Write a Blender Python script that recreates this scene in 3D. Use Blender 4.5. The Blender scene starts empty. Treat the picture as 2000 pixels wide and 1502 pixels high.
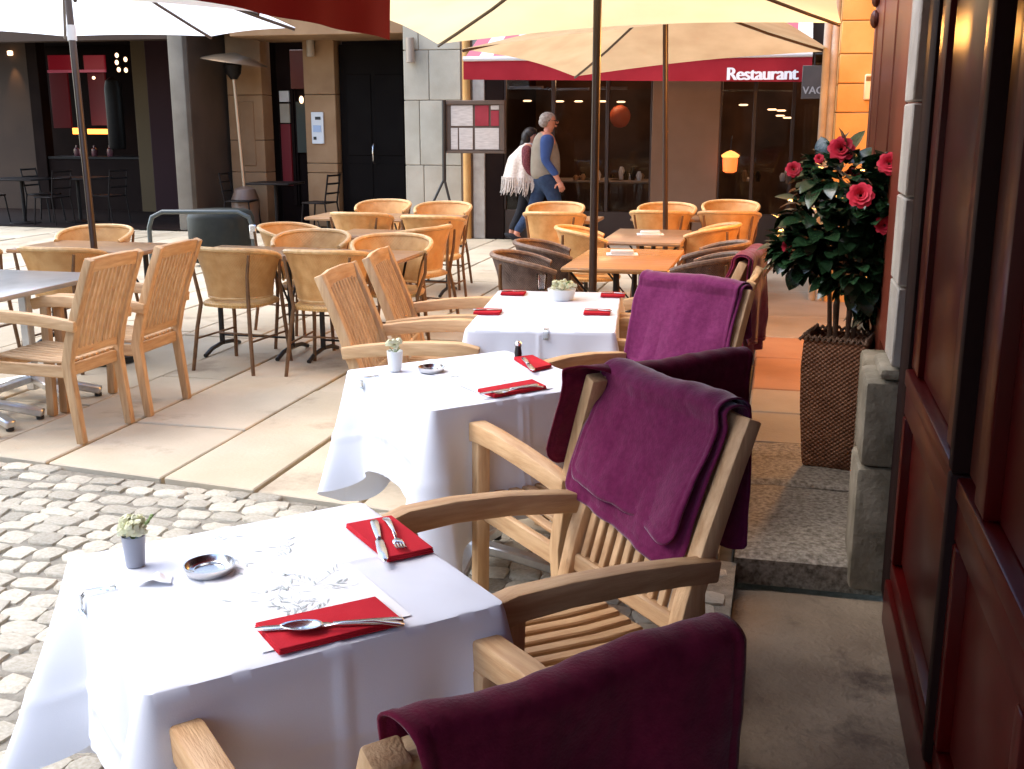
import bpy, bmesh, math, random
from mathutils import Vector, Matrix, Euler, noise
R = math.radians
rnd = random.Random(7)
sc = bpy.context.scene
COL = sc.collection

# ------------------------------------------------------------------ camera, light, exposure
F, YH, CAMH, YAW = 2150.0, 235.0, 1.66, R(13.7)
PITCH = math.atan((751 - YH) / F)
cam = bpy.data.cameras.new('camera'); camo = bpy.data.objects.new('camera', cam); COL.objects.link(camo)
camo.location = (0, 0, CAMH); camo.rotation_euler = (R(90) - PITCH, 0, YAW)
cam.sensor_width = 36; cam.lens = F / 2000 * 36; cam.clip_start = 0.05; cam.clip_end = 300
sc.camera = camo
SUN_EL, SUN_AZ = R(52), R(-97)        # azimuth measured from +Y towards +X
w = bpy.data.worlds.new('World'); sc.world = w; w.use_nodes = True
nt = w.node_tree
sky = nt.nodes.new('ShaderNodeTexSky'); sky.sky_type = 'NISHITA'; sky.sun_disc = False
sky.sun_elevation = SUN_EL; sky.sun_rotation = SUN_AZ; sky.air_density = 1.0; sky.dust_density = 1.2; sky.ozone_density = 1.0
bg = nt.nodes['Background']; bg.inputs['Strength'].default_value = 0.15
nt.links.new(sky.outputs[0], bg.inputs[0])
sl = bpy.data.lights.new('sun', 'SUN'); sl.energy = 0.7; sl.angle = R(70); sl.color = (1.0, 0.955, 0.88)
so = bpy.data.objects.new('sun', sl); COL.objects.link(so)
sd = Vector((math.sin(SUN_AZ) * math.cos(SUN_EL), math.cos(SUN_AZ) * math.cos(SUN_EL), math.sin(SUN_EL)))
so.rotation_euler = (-sd).to_track_quat('-Z', 'Y').to_euler(); so.location = (-6, 4, 12)
vs = sc.view_settings; vs.view_transform = 'Standard'; vs.look = 'None'; vs.gamma = 1; vs.use_curve_mapping = False
vs.exposure = 2.3

# ------------------------------------------------------------------ pixel -> place helpers (photo is 2000 x 1502)
_fw = Vector((-math.sin(YAW) * math.cos(PITCH), math.cos(YAW) * math.cos(PITCH), -math.sin(PITCH)))
_rt = Vector((math.cos(YAW), math.sin(YAW), 0)); _up = _rt.cross(_fw)
EYE = Vector((0, 0, CAMH))
def ray(x, y): return (x - 1000) / F * _rt - (y - 751) / F * _up + _fw
def at(x, y, z=0.0):
    d = ray(x, y); return EYE + d * ((z - CAMH) / d.z)
def aty(x, y, Y):
    d = ray(x, y); return EYE + d * (Y / d.y)
def proj(p):
    v = Vector(p) - EYE; c = v.dot(_fw)
    return (1000 + F * v.dot(_rt) / c, 751 - F * v.dot(_up) / c, c)

# ------------------------------------------------------------------ mesh builder
class MB:
    def __init__(s): s.v = []; s.f = []
    def add(s, vs, fs):
        o = len(s.v); s.v += [tuple(p) for p in vs]; s.f += [tuple(i + o for i in f) for f in fs]; return s
    def box(s, x0, x1, y0, y1, z0, z1, m=None):
        p = [Vector(q) for q in ((x0,y0,z0),(x1,y0,z0),(x1,y1,z0),(x0,y1,z0),(x0,y0,z1),(x1,y0,z1),(x1,y1,z1),(x0,y1,z1))]
        if m: p = [m @ q for q in p]
        return s.add(p, [(0,3,2,1),(4,5,6,7),(0,1,5,4),(1,2,6,5),(2,3,7,6),(3,0,4,7)])
    def sweep(s, path, w, h, side=(1,0,0)):
        """rectangular bar along a path; w along SIDE, h across it; w and h may be lists"""
        path = [Vector(p) for p in path]; n = len(path); side = Vector(side); vs = []
        for i, p in enumerate(path):
            t = (path[min(i+1, n-1)] - path[max(i-1, 0)]).normalized()
            a = (side - t * side.dot(t)).normalized(); b = t.cross(a)
            ww = w[i] if isinstance(w, (list, tuple)) else w; hh = h[i] if isinstance(h, (list, tuple)) else h
            vs += [p - a*ww/2 - b*hh/2, p + a*ww/2 - b*hh/2, p + a*ww/2 + b*hh/2, p - a*ww/2 + b*hh/2]
        fs = [(0,3,2,1), (4*n-4, 4*n-3, 4*n-2, 4*n-1)]
        for i in range(n-1):
            for k in range(4):
                k2 = (k+1) % 4; fs.append((4*i+k, 4*i+k2, 4*i+4+k2, 4*i+4+k))
        return s.add(vs, fs)
    def tube(s, path, r, seg=8, closed=False):
        path = [Vector(p) for p in path]; n = len(path); vs = []; pa = None
        for i, p in enumerate(path):
            if closed: t = (path[(i+1) % n] - path[i-1]).normalized()
            else: t = (path[min(i+1, n-1)] - path[max(i-1, 0)]).normalized()
            if pa is None: a = t.orthogonal().normalized()
            else:
                a = pa - t * pa.dot(t); a = a.normalized() if a.length > 1e-6 else t.orthogonal().normalized()
            pa = a; b = t.cross(a); rr = r[i] if isinstance(r, (list, tuple)) else r
            vs += [p + (a*math.cos(q) + b*math.sin(q))*rr for q in (2*math.pi*k/seg for k in range(seg))]
        fs = []
        for i in range(n if closed else n-1):
            j = (i+1) % n
            for k in range(seg):
                k2 = (k+1) % seg; fs.append((i*seg+k, i*seg+k2, j*seg+k2, j*seg+k))
        if not closed: fs += [tuple(range(seg-1, -1, -1)), tuple((n-1)*seg+k for k in range(seg))]
        return s.add(vs, fs)
    def lathe(s, prof, c=(0,0,0), seg=24, sx=1, sy=1):
        vs = []; n = len(prof)
        for r, z in prof:
            vs += [(c[0]+sx*r*math.cos(2*math.pi*k/seg), c[1]+sy*r*math.sin(2*math.pi*k/seg), c[2]+z) for k in range(seg)]
        fs = []
        for i in range(n-1):
            for k in range(seg):
                k2 = (k+1) % seg; fs.append((i*seg+k, i*seg+k2, (i+1)*seg+k2, (i+1)*seg+k))
        fs += [tuple(range(seg-1, -1, -1)), tuple((n-1)*seg+k for k in range(seg))]
        return s.add(vs, fs)
    def grid(s, fn, nu, nv):
        vs = [fn(i/nu, j/nv) for j in range(nv+1) for i in range(nu+1)]
        fs = [(j*(nu+1)+i, j*(nu+1)+i+1, (j+1)*(nu+1)+i+1, (j+1)*(nu+1)+i) for j in range(nv) for i in range(nu)]
        return s.add(vs, fs)
    def ball(s, c, rx, ry=None, rz=None, seg=12, rings=7):
        ry = ry or rx; rz = rz or rx; vs = [(c[0], c[1], c[2]-rz)]
        for j in range(1, rings):
            a = -math.pi/2 + math.pi*j/rings
            vs += [(c[0]+rx*math.cos(a)*math.cos(2*math.pi*k/seg), c[1]+ry*math.cos(a)*math.sin(2*math.pi*k/seg), c[2]+rz*math.sin(a)) for k in range(seg)]
        vs.append((c[0], c[1], c[2]+rz)); fs = []
        for k in range(seg):
            k2 = (k+1) % seg; fs.append((0, 1+k2, 1+k)); e = 1+(rings-2)*seg; fs.append((e+k, e+k2, len(vs)-1))
        for j in range(rings-2):
            for k in range(seg):
                k2 = (k+1) % seg; fs.append((1+j*seg+k, 1+j*seg+k2, 1+(j+1)*seg+k2, 1+(j+1)*seg+k))
        return s.add(vs, fs)
    def mesh(s, name, m, bev=0.0, smooth=True, ang=38, segs=1):
        me = bpy.data.meshes.new(name); me.from_pydata(s.v, [], s.f); me.update()
        if bev:
            bm = bmesh.new(); bm.from_mesh(me)
            ed = [e for e in bm.edges if len(e.link_faces) == 2 and e.calc_face_angle(0) > 0.6]
            bmesh.ops.bevel(bm, geom=ed, offset=bev, segments=segs, profile=0.5, affect='EDGES', clamp_overlap=True)
            bm.to_mesh(me); bm.free()
        if smooth:
            me.shade_smooth(); me.set_sharp_from_angle(angle=R(ang))
        if m: me.materials.append(m)
        return me
    def build(s, name, m, parent=None, bev=0.0, smooth=True, ang=38, segs=1):
        return link(name, s.mesh(name, m, bev, smooth, ang, segs), parent)

def link(name, data, parent=None):
    o = bpy.data.objects.new(name, data); COL.objects.link(o)
    if parent is not None: o.parent = parent
    return o
def tag(o, label, cat, group=None):
    o['label'] = label; o['category'] = cat
    if group: o['group'] = group
    return o
def thing(name, label, cat, loc=(0,0,0), rz=0.0, group=None):
    o = bpy.data.objects.new(name, None); COL.objects.link(o); o.empty_display_size = 0.1
    o.location = loc; o.rotation_euler = (0, 0, rz)
    return tag(o, label, cat, group)
def struct(o): o['kind'] = 'structure'; return o
def stuff(o): o['kind'] = 'stuff'; return o
def kids(o): return [c for c in KIDS.get(o.name, [])]
KIDS = {}
def index_kids(root):
    KIDS.clear()
    for o in COL.objects:
        if o.parent: KIDS.setdefault(o.parent.name, []).append(o)
def copy_tree(o, parent=None):
    c = o.copy(); COL.objects.link(c); c.parent = parent
    for ch in KIDS.get(o.name, []): copy_tree(ch, c)
    return c
def facing(dx, dy): return math.atan2(-dx, dy)

# ------------------------------------------------------------------ materials
def lin(r, g, b):
    f = lambda c: (c/255/12.92) if c/255 <= 0.04045 else ((c/255+0.055)/1.055)**2.4
    return (f(r), f(g), f(b))
def mat(name, c1, c2=None, scale=8.0, rough=0.6, bump=0.0, bscale=None, stretch=(1,1,1), spec=0.4, metal=0.0, var=0.0,
        coat=0.0, sheen=0.0, trans=0.0, detail=5.0, wear=None, rough2=None):
    """principled material: two base colours mixed by noise, optional wear stains, per-object value change, bump"""
    m = bpy.data.materials.new(name); m.use_nodes = True; t = m.node_tree; N = t.nodes; L = t.links
    b = N['Principled BSDF']; b.inputs['Roughness'].default_value = rough; b.inputs['Metallic'].default_value = metal
    b.inputs['Specular IOR Level'].default_value = spec
    b.inputs['Coat Weight'].default_value = coat; b.inputs['Coat Roughness'].default_value = 0.08
    if sheen: b.inputs['Sheen Weight'].default_value = sheen; b.inputs['Sheen Roughness'].default_value = 0.4
    tc = N.new('ShaderNodeTexCoord'); mp = N.new('ShaderNodeMapping'); mp.inputs['Scale'].default_value = stretch
    L.new(tc.outputs['Object'], mp.inputs[0])
    vec = mp.outputs[0]
    if var:
        oi = N.new('ShaderNodeObjectInfo'); ad = N.new('ShaderNodeVectorMath'); ad.operation = 'ADD'
        sc_ = N.new('ShaderNodeMath'); sc_.operation = 'MULTIPLY'; sc_.inputs[1].default_value = 37.0
        L.new(oi.outputs['Random'], sc_.inputs[0]); L.new(mp.outputs[0], ad.inputs[0]); L.new(sc_.outputs[0], ad.inputs[1]); vec = ad.outputs[0]
    nz = N.new('ShaderNodeTexNoise'); nz.inputs['Scale'].default_value = scale; nz.inputs['Detail'].default_value = detail
    L.new(vec, nz.inputs['Vector'])
    col = None
    if c2 is not None:
        rp = N.new('ShaderNodeValToRGB'); rp.color_ramp.elements[0].position = 0.32; rp.color_ramp.elements[1].position = 0.68
        rp.color_ramp.elements[0].color = (*c1, 1); rp.color_ramp.elements[1].color = (*c2, 1)
        L.new(nz.outputs['Fac'], rp.inputs[0]); col = rp.outputs[0]
    if wear is not None:
        n2 = N.new('ShaderNodeTexNoise'); n2.inputs['Scale'].default_value = wear[1]; n2.inputs['Detail'].default_value = 8; n2.inputs['Roughness'].default_value = 0.65
        L.new(vec, n2.inputs['Vector'])
        r2 = N.new('ShaderNodeValToRGB'); r2.color_ramp.elements[0].position = wear[2]; r2.color_ramp.elements[1].position = wear[2]+0.14
        L.new(n2.outputs['Fac'], r2.inputs[0])
        mx = N.new('ShaderNodeMix'); mx.data_type = 'RGBA'; L.new(r2.outputs[0], mx.inputs['Factor'])
        if col: L.new(col, mx.inputs['A'])
        else: mx.inputs['A'].default_value = (*c1, 1)
        mx.inputs['B'].default_value = (*wear[0], 1); col = mx.outputs['Result']
    if var:
        hv = N.new('ShaderNodeHueSaturation'); mr = N.new('ShaderNodeMapRange'); mr.inputs['To Min'].default_value = 1-var; mr.inputs['To Max'].default_value = 1+var
        L.new(oi.outputs['Random'], mr.inputs[0]); L.new(mr.outputs[0], hv.inputs['Value'])
        if col: L.new(col, hv.inputs['Color'])
        else: hv.inputs['Color'].default_value = (*c1, 1)
        col = hv.outputs[0]
    if col: L.new(col, b.inputs['Base Color'])
    else: b.inputs['Base Color'].default_value = (*c1, 1)
    if rough2 is not None:
        mr2 = N.new('ShaderNodeMapRange'); mr2.inputs['To Min'].default_value = rough; mr2.inputs['To Max'].default_value = rough2
        L.new(nz.outputs['Fac'], mr2.inputs[0]); L.new(mr2.outputs[0], b.inputs['Roughness'])
    if bump:
        nb = N.new('ShaderNodeTexNoise'); nb.inputs['Scale'].default_value = bscale or scale*4; nb.inputs['Detail'].default_value = 6
        L.new(vec, nb.inputs['Vector'])
        bp = N.new('ShaderNodeBump'); bp.inputs['Strength'].default_value = bump; bp.inputs['Distance'].default_value = 0.01
        L.new(nb.outputs['Fac'], bp.inputs['Height']); L.new(bp.outputs[0], b.inputs['Normal'])
    if trans:
        tr = N.new('ShaderNodeBsdfTranslucent'); ms = N.new('ShaderNodeMixShader'); ms.inputs[0].default_value = trans
        if col: L.new(col, tr.inputs['Color'])
        else: tr.inputs['Color'].default_value = (*c1, 1)
        out = N['Material Output']; L.new(b.outputs[0], ms.inputs[1]); L.new(tr.outputs[0], ms.inputs[2]); L.new(ms.outputs[0], out.inputs['Surface'])
    return m
def emit(name, c, s):
    m = bpy.data.materials.new(name); m.use_nodes = True; b = m.node_tree.nodes['Principled BSDF']
    b.inputs['Base Color'].default_value = (*[min(1, x) for x in c], 1); b.inputs['Emission Color'].default_value = (*c, 1); b.inputs['Emission Strength'].default_value = s
    return m
def glass(name, tint=(0.9,0.9,0.9), refl=1.0):
    m = bpy.data.materials.new(name); m.use_nodes = True; t = m.node_tree; N = t.nodes; L = t.links
    N.remove(N['Principled BSDF'])
    tr = N.new('ShaderNodeBsdfTransparent'); tr.inputs[0].default_value = (*tint, 1)
    gl = N.new('ShaderNodeBsdfGlossy'); gl.inputs['Roughness'].default_value = 0.02; gl.inputs[0].default_value = (refl, refl, refl, 1)
    fr = N.new('ShaderNodeFresnel'); fr.inputs[0].default_value = 1.5
    ms = N.new('ShaderNodeMixShader'); L.new(fr.outputs[0], ms.inputs[0]); L.new(tr.outputs[0], ms.inputs[1]); L.new(gl.outputs[0], ms.inputs[2])
    L.new(ms.outputs[0], N['Material Output'].inputs['Surface'])
    return m
def weave(name, c1, c2, fs, rough=0.5, axis='xz', contrast=1.0, spec=0.4):
    """cane or wicker: crossed strands as fine relief and colour"""
    m = mat(name, c1, c2, 14, rough, spec=spec, var=0.10); t = m.node_tree; N = t.nodes; L = t.links
    b = N['Principled BSDF']; tc = N.new('ShaderNodeTexCoord')
    sep = N.new('ShaderNodeSeparateXYZ'); L.new(tc.outputs['Object'], sep.inputs[0])
    def sinw(sock, f):
        a = N.new('ShaderNodeMath'); a.operation = 'MULTIPLY'; a.inputs[1].default_value = f; L.new(sock, a.inputs[0])
        s_ = N.new('ShaderNodeMath'); s_.operation = 'SINE'; L.new(a.outputs[0], s_.inputs[0]); return s_.outputs[0]
    at2 = N.new('ShaderNodeMath'); at2.operation = 'ARCTAN2'; L.new(sep.outputs[0], at2.inputs[0]); L.new(sep.outputs[1], at2.inputs[1])
    k1 = sinw(at2.outputs[0] if axis == 'az' else sep.outputs[0], fs[0]); k2 = sinw(sep.outputs[2] if axis != 'xy' else sep.outputs[1], fs[1])
    mu = N.new('ShaderNodeMath'); mu.operation = 'MULTIPLY'; L.new(k1, mu.inputs[0]); L.new(k2, mu.inputs[1])
    bp = N.new('ShaderNodeBump'); bp.inputs['Strength'].default_value = 0.7*contrast; bp.inputs['Distance'].default_value = 0.004
    L.new(mu.outputs[0], bp.inputs['Height']); L.new(bp.outputs[0], b.inputs['Normal'])
    src = b.inputs['Base Color'].links[0].from_socket
    mr = N.new('ShaderNodeMapRange'); mr.inputs['From Min'].default_value = -1; mr.inputs['To Min'].default_value = 1-0.38*contrast; mr.inputs['To Max'].default_value = 1+0.2*contrast
    L.new(mu.outputs[0], mr.inputs[0])
    hv = N.new('ShaderNodeHueSaturation'); L.new(mr.outputs[0], hv.inputs['Value']); L.new(src, hv.inputs['Color']); L.new(hv.outputs[0], b.inputs['Base Color'])
    return m

TEAK = [mat('teak_'+a, (0.46,0.262,0.118), (0.62,0.40,0.205), 5, 0.55, 0.25, 22, st, var=0.13, detail=8, wear=((0.22,0.105,0.04), 3.0, 0.66))
        for a, st in (('x',(1.2,11,11)), ('y',(11,1.2,11)), ('z',(11,11,1.2)))]
TEAKX, TEAKY, TEAKZ = TEAK
CANE = weave('honey_cane', (0.56,0.28,0.085), (0.69,0.39,0.145), (150, 260), 0.42, 'az', 0.5)
CANEF = mat('honey_rattan_frame', (0.58,0.34,0.13), (0.72,0.47,0.21), 30, 0.4, var=0.1)
CANES = weave('honey_cane_seat', (0.55,0.30,0.09), (0.66,0.40,0.15), (300, 300), 0.45, 'xy', 0.5)
BROWNW = weave('brown_wicker', (0.085,0.05,0.035), (0.22,0.15,0.11), (120, 420), 0.5, 'az', 1.0)
BROWNF = mat('brown_rattan_frame', (0.16,0.10,0.07), (0.28,0.19,0.13), 40, 0.45, var=0.1)
CHLEG = mat('dark_brown_rattan_leg', (0.12,0.06,0.025), (0.20,0.10,0.04), 20, 0.45)
TOPW = mat('bistro_table_wood', (0.30,0.16,0.075), (0.40,0.24,0.12), 4, 0.30, stretch=(1,8,8), var=0.12, spec=0.5)
TOPO = mat('orange_table_wood', (0.40,0.19,0.06), (0.50,0.26,0.09), 4, 0.25, stretch=(1,8,8), var=0.08, spec=0.5)
BLACK = mat('black_iron', (0.012,0.011,0.010), None, rough=0.4, spec=0.5)
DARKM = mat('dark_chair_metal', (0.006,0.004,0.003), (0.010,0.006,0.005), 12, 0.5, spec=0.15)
ALU = mat('brushed_aluminium', (0.62,0.62,0.62), (0.72,0.72,0.72), 30, 0.32, metal=1.0)
STEEL = mat('polished_steel', (0.66,0.65,0.64), None, rough=0.24, metal=1.0)
ZINC = mat('grey_zinc_table', (0.40,0.39,0.38), (0.52,0.51,0.50), 6, 0.3, metal=0.6, spec=0.5)
LINEN = mat('white_linen', (0.72,0.735,0.78), (0.76,0.775,0.82), 3, 0.8, 0.06, 350, spec=0.15, trans=0.10)
PAPER = mat('white_paper', (0.80,0.80,0.79), None, rough=0.7, spec=0.2)
PRINT = mat('grey_print', (0.44,0.49,0.47), None, rough=0.7, spec=0.2)
NAPKIN = mat('red_napkin', (0.42,0.012,0.022), (0.50,0.02,0.03), 10, 0.8, 0.12, 260, spec=0.1)
PLUM = mat('plum_fleece', (0.115,0.011,0.048), (0.155,0.017,0.066), 55, 0.95, 0.18, 200, spec=0.05, sheen=0.35)
MAUVE = mat('mauve_fleece', (0.135,0.018,0.072), (0.17,0.026,0.09), 55, 0.95, 0.18, 200, spec=0.05, sheen=0.35)
WINE = mat('wine_fleece', (0.10,0.006,0.022), (0.14,0.01,0.03), 55, 0.95, 0.18, 200, spec=0.05, sheen=0.2)
ROSE = mat('rose_fleece', (0.24,0.022,0.06), (0.30,0.034,0.085), 55, 0.95, 0.18, 200, spec=0.05, sheen=0.3)
SLAB = mat('beige_limestone', (0.46,0.375,0.25), (0.57,0.48,0.34), 1.6, 0.75, 0.3, 45, var=0.12, wear=((0.33,0.255,0.17), 1.7, 0.56))
COB = mat('cobble_stone', (0.45,0.39,0.28), (0.60,0.54,0.42), 9, 0.8, 0.6, 60, var=0.24, wear=((0.30,0.27,0.22), 7, 0.6))
GRIT = mat('joint_grit', (0.20,0.172,0.125), (0.31,0.275,0.21), 30, 0.95, 0.6, 160)
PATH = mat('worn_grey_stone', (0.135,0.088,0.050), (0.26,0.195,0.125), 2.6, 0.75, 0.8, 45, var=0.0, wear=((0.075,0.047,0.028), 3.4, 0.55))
GRAVEL = mat('speckled_stone', (0.11,0.085,0.055), (0.34,0.29,0.22), 55, 0.75, 0.5, 120, var=0.06, wear=((0.16,0.13,0.10), 3, 0.58))
PLAIN = mat('smooth_grey_slab', (0.19,0.155,0.115), (0.26,0.22,0.17), 2, 0.6, 0.15, 60, var=0.1)
GLOWSLAB = mat('glow_tinted_slab', (0.22,0.105,0.05), (0.30,0.155,0.08), 2.2, 0.6, 0.15, 60)  # slab colour with the pool of warm light painted in
GREYST = mat('grey_wall_stone', (0.33,0.29,0.215), (0.42,0.375,0.29), 2.5, 0.8, 0.2, 40, var=0.05, wear=((0.26,0.23,0.18), 2, 0.63))
WARMST = mat('warm_arcade_stone', (0.24,0.13,0.058), (0.31,0.18,0.088), 2.5, 0.8, 0.2, 40, var=0.06)
TANST = mat('tan_pillar_stone', (0.17,0.098,0.055), (0.21,0.125,0.075), 2, 0.8, 0.15, 40)
ORANST = mat('glow_ochre_stone', (0.52,0.27,0.075), (0.62,0.35,0.12), 3, 0.75, 0.2, 40, var=0.06)  # ochre tone holds the warm glow falling on the pier
PALEST = mat('pale_jamb_stone', (0.30,0.265,0.22), (0.42,0.38,0.32), 6, 0.75, 0.4, 60, var=0.05, wear=((0.28,0.22,0.14), 4, 0.62))
BROWNP = mat('brown_plaster', (0.036,0.018,0.009), (0.05,0.026,0.013), 2, 0.8)
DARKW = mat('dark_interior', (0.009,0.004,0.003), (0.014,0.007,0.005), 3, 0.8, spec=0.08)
BLKDOOR = mat('black_door_paint', (0.005,0.003,0.0025), (0.007,0.005,0.004), 3, 0.7, spec=0.06)
REDP = mat('oxblood_gloss_paint', (0.040,0.0008,0.0006), (0.060,0.0012,0.0010), 2, 0.32, 0.04, 14, spec=0.14, coat=0.04, wear=((0.035,0.004,0.003), 5, 0.63))
REDB = mat('red_brown_paint', (0.12,0.022,0.010), (0.15,0.03,0.014), 2, 0.35, spec=0.4)
BRNP = mat('brown_varnish', (0.050,0.008,0.003), (0.075,0.014,0.005), 3, 0.35, stretch=(8,8,1), spec=0.3)
AWN = mat('red_awning_canvas', (0.17,0.004,0.005), (0.20,0.006,0.007), 3, 0.85, 0.15, 300, spec=0.1, trans=0.12)
AWNF = mat('crimson_valance_canvas', (0.31,0.018,0.026), (0.37,0.026,0.034), 3, 0.85, 0.15, 300, spec=0.1, trans=0.15)
AWNW = mat('white_stripe_canvas', (0.78,0.74,0.72), None, rough=0.85, trans=0.2)
AWNPK = mat('pink_stripe_canvas', (0.58,0.16,0.20), None, rough=0.85, trans=0.2)
ECRU = mat('ecru_umbrella_canvas', (0.80,0.63,0.33), (0.84,0.68,0.39), 2, 0.85, 0.1, 300, spec=0.1, trans=0.55)
ECRU2 = mat('tan_umbrella_canvas', (0.50,0.35,0.19), (0.62,0.46,0.26), 2.5, 0.85, 0.1, 300, spec=0.1, trans=0.5)
WHITEC = mat('white_umbrella_canvas', (0.92,0.91,0.88), None, rough=0.85, spec=0.1, trans=0.85)
UPOLE = mat('dark_bronze_pole', (0.035,0.018,0.010), (0.05,0.026,0.014), 5, 0.35, spec=0.5)
GREENM = mat('dark_green_metal', (0.016,0.018,0.015), (0.024,0.026,0.021), 10, 0.5, spec=0.2)
HOOPM = mat('grey_green_tube', (0.06,0.072,0.066), None, rough=0.35, spec=0.5)
LEAF = mat('camellia_leaf', (0.009,0.028,0.011), (0.022,0.056,0.020), 12, 0.22, 0.1, 60, spec=0.6, var=0.35)
PETAL = mat('camellia_petal', (0.50,0.008,0.025), (0.62,0.02,0.05), 14, 0.55, var=0.1, sheen=0.2, trans=0.1)
BARK = mat('camellia_bark', (0.10,0.055,0.03), (0.17,0.10,0.055), 20, 0.8, 0.4, 60)
BASK = weave('dark_woven_basket', (0.17,0.068,0.030), (0.27,0.125,0.062), (240, 300), 0.5, 'xz', 1.25, spec=0.25)
BASKR = mat('basket_rim', (0.10,0.05,0.025), (0.20,0.12,0.07), 60, 0.5, 0.8, 120)
SOIL = mat('potting_soil', (0.02,0.014,0.010), (0.04,0.028,0.02), 40, 0.95, 0.8, 80)
POT = mat('grey_blue_ceramic', (0.30,0.31,0.35), (0.33,0.34,0.38), 4, 0.35)
WPOT = mat('white_ceramic', (0.72,0.73,0.70), None, rough=0.3)
CREAM = mat('cream_petal', (0.72,0.72,0.42), (0.80,0.78,0.58), 30, 0.7, trans=0.15)
GREENS = mat('fresh_green_stem', (0.16,0.24,0.07), (0.26,0.34,0.12), 20, 0.6)
SKIN = mat('skin', (0.50,0.20,0.12), (0.56,0.25,0.16), 6, 0.55)
HAIRG = mat('grey_hair', (0.22,0.19,0.16), (0.40,0.36,0.32), 40, 0.7, 0.5, 90)
HAIRD = mat('dark_hair', (0.012,0.008,0.006), None, rough=0.5)
VEST = mat('khaki_vest_cloth', (0.24,0.20,0.15), (0.30,0.26,0.20), 8, 0.85, 0.3, 40)
SHIRT = mat('blue_shirt_cloth', (0.03,0.065,0.19), (0.042,0.085,0.24), 6, 0.85, 0.2, 40)
JEANS = mat('blue_denim', (0.014,0.028,0.065), (0.026,0.05,0.10), 20, 0.85, 0.2, 120)
BLKCL = mat('black_trouser_cloth', (0.012,0.012,0.016), None, rough=0.85)
MAROON = mat('maroon_print_cloth', (0.07,0.008,0.014), (0.22,0.06,0.07), 55, 0.85)
FRINGE = mat('cream_fringe_yarn', (0.56,0.48,0.42), (0.74,0.68,0.62), 40, 0.9, 0.5, 120)
GLASSP = glass('window_glass', (0.80,0.76,0.72), 0.55)
CLEAR = glass('clear_plastic', (0.93,0.95,0.95))
TUMB = glass('tumbler_glass', (0.95,0.96,0.96))
WALLP = mat('white_sign_plastic', (0.62,0.62,0.60), None, rough=0.4)
GREYP = mat('grey_sign_plastic', (0.055,0.045,0.04), (0.075,0.06,0.055), 5, 0.4)
BLUEP = mat('blue_sticker', (0.34,0.42,0.55), None, rough=0.4)
LETTER = mat('white_letter', (0.80,0.78,0.78), None, rough=0.6)
CHALK = mat('pale_letter', (0.30,0.28,0.27), None, rough=0.8)
E_WARM = emit('assumed_warm_lamp', (1.0,0.62,0.28), 9.0)
E_DIM = emit('dim_warm_lamp', (1.0,0.62,0.36), 0.7)
E_RED = emit('red_neon', (0.22,0.006,0.014), 0.08)
E_PINK = emit('pink_neon', (0.35,0.06,0.09), 0.10)
E_ORANGE = emit('orange_strip_light', (1.0,0.30,0.04), 1.0)
E_LANT = emit('orange_lantern', (1.0,0.16,0.03), 0.35)
E_REDP = emit('red_lit_panel', (0.10,0.003,0.005), 0.05)

# ================================================================== SETTING
# ground sheet under everything
g = MB().add([(-60,-40,-0.13),(60,-40,-0.13),(60,80,-0.13),(-60,80,-0.13)], [(0,1,2,3)])
struct(g.build('ground', GRIT, smooth=False))
def edgeY(x): return 4.34 - 0.1225*(x+1.76)       # cobbles meet the slabs along this line
# paved terrace: rows of limestone slabs, each its own piece
terr = thing('terrace', 'terrace', 'x'); del terr['label']; del terr['category']; struct(terr)
bed = MB().add([(-16,3.2,-0.05),(-0.12,3.2,-0.05),(-0.12,15.38,-0.05),(-16,15.38,-0.05)], [(0,1,2,3)]).build('joint_bed', mat('dark_joint',(0.06,0.05,0.038),(0.11,0.095,0.07),20,.95), terr, smooth=False)
xs = [-3.97-0.565*k-0.05*((k*7)%3) for k in range(16,0,-1)] + [-3.97,-3.50,-2.81,-2.29,-1.76,-1.22,-0.68,-0.16]
jr = random.Random(3)
for a, b in zip(xs[:-1], xs[1:]):
    y = None; first = True; ys = [0]
    y = 5.2 + jr.random()*1.4
    cuts = [y]
    while cuts[-1] < 15.3: cuts.append(min(15.36, cuts[-1] + 1.5 + jr.random()*0.9))
    prev = None
    for c in cuts:
        if c - (prev or 3) < 0.3 and prev: continue
        gp = 0.008+0.004*jr.random()
        y0a = edgeY(a) if prev is None else prev+gp; y0b = edgeY(b) if prev is None else prev+gp
        dz = (jr.random()-0.5)*0.008; tlt = (jr.random()-0.5)*0.004
        s_ = MB().add([(a+gp,y0a,-0.06),(b-gp,y0b,-0.06),(b-gp,c-gp,-0.06),(a+gp,c-gp,-0.06),(a+gp,y0a,dz),(b-gp,y0b,dz+tlt),(b-gp,c-gp,dz+tlt),(a+gp,c-gp,dz)],
                      [(0,3,2,1),(4,5,6,7),(0,1,5,4),(1,2,6,5),(2,3,7,6),(3,0,4,7)])
        s_.build('slab', SLAB, terr, bev=0.006, smooth=False); prev = c
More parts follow.
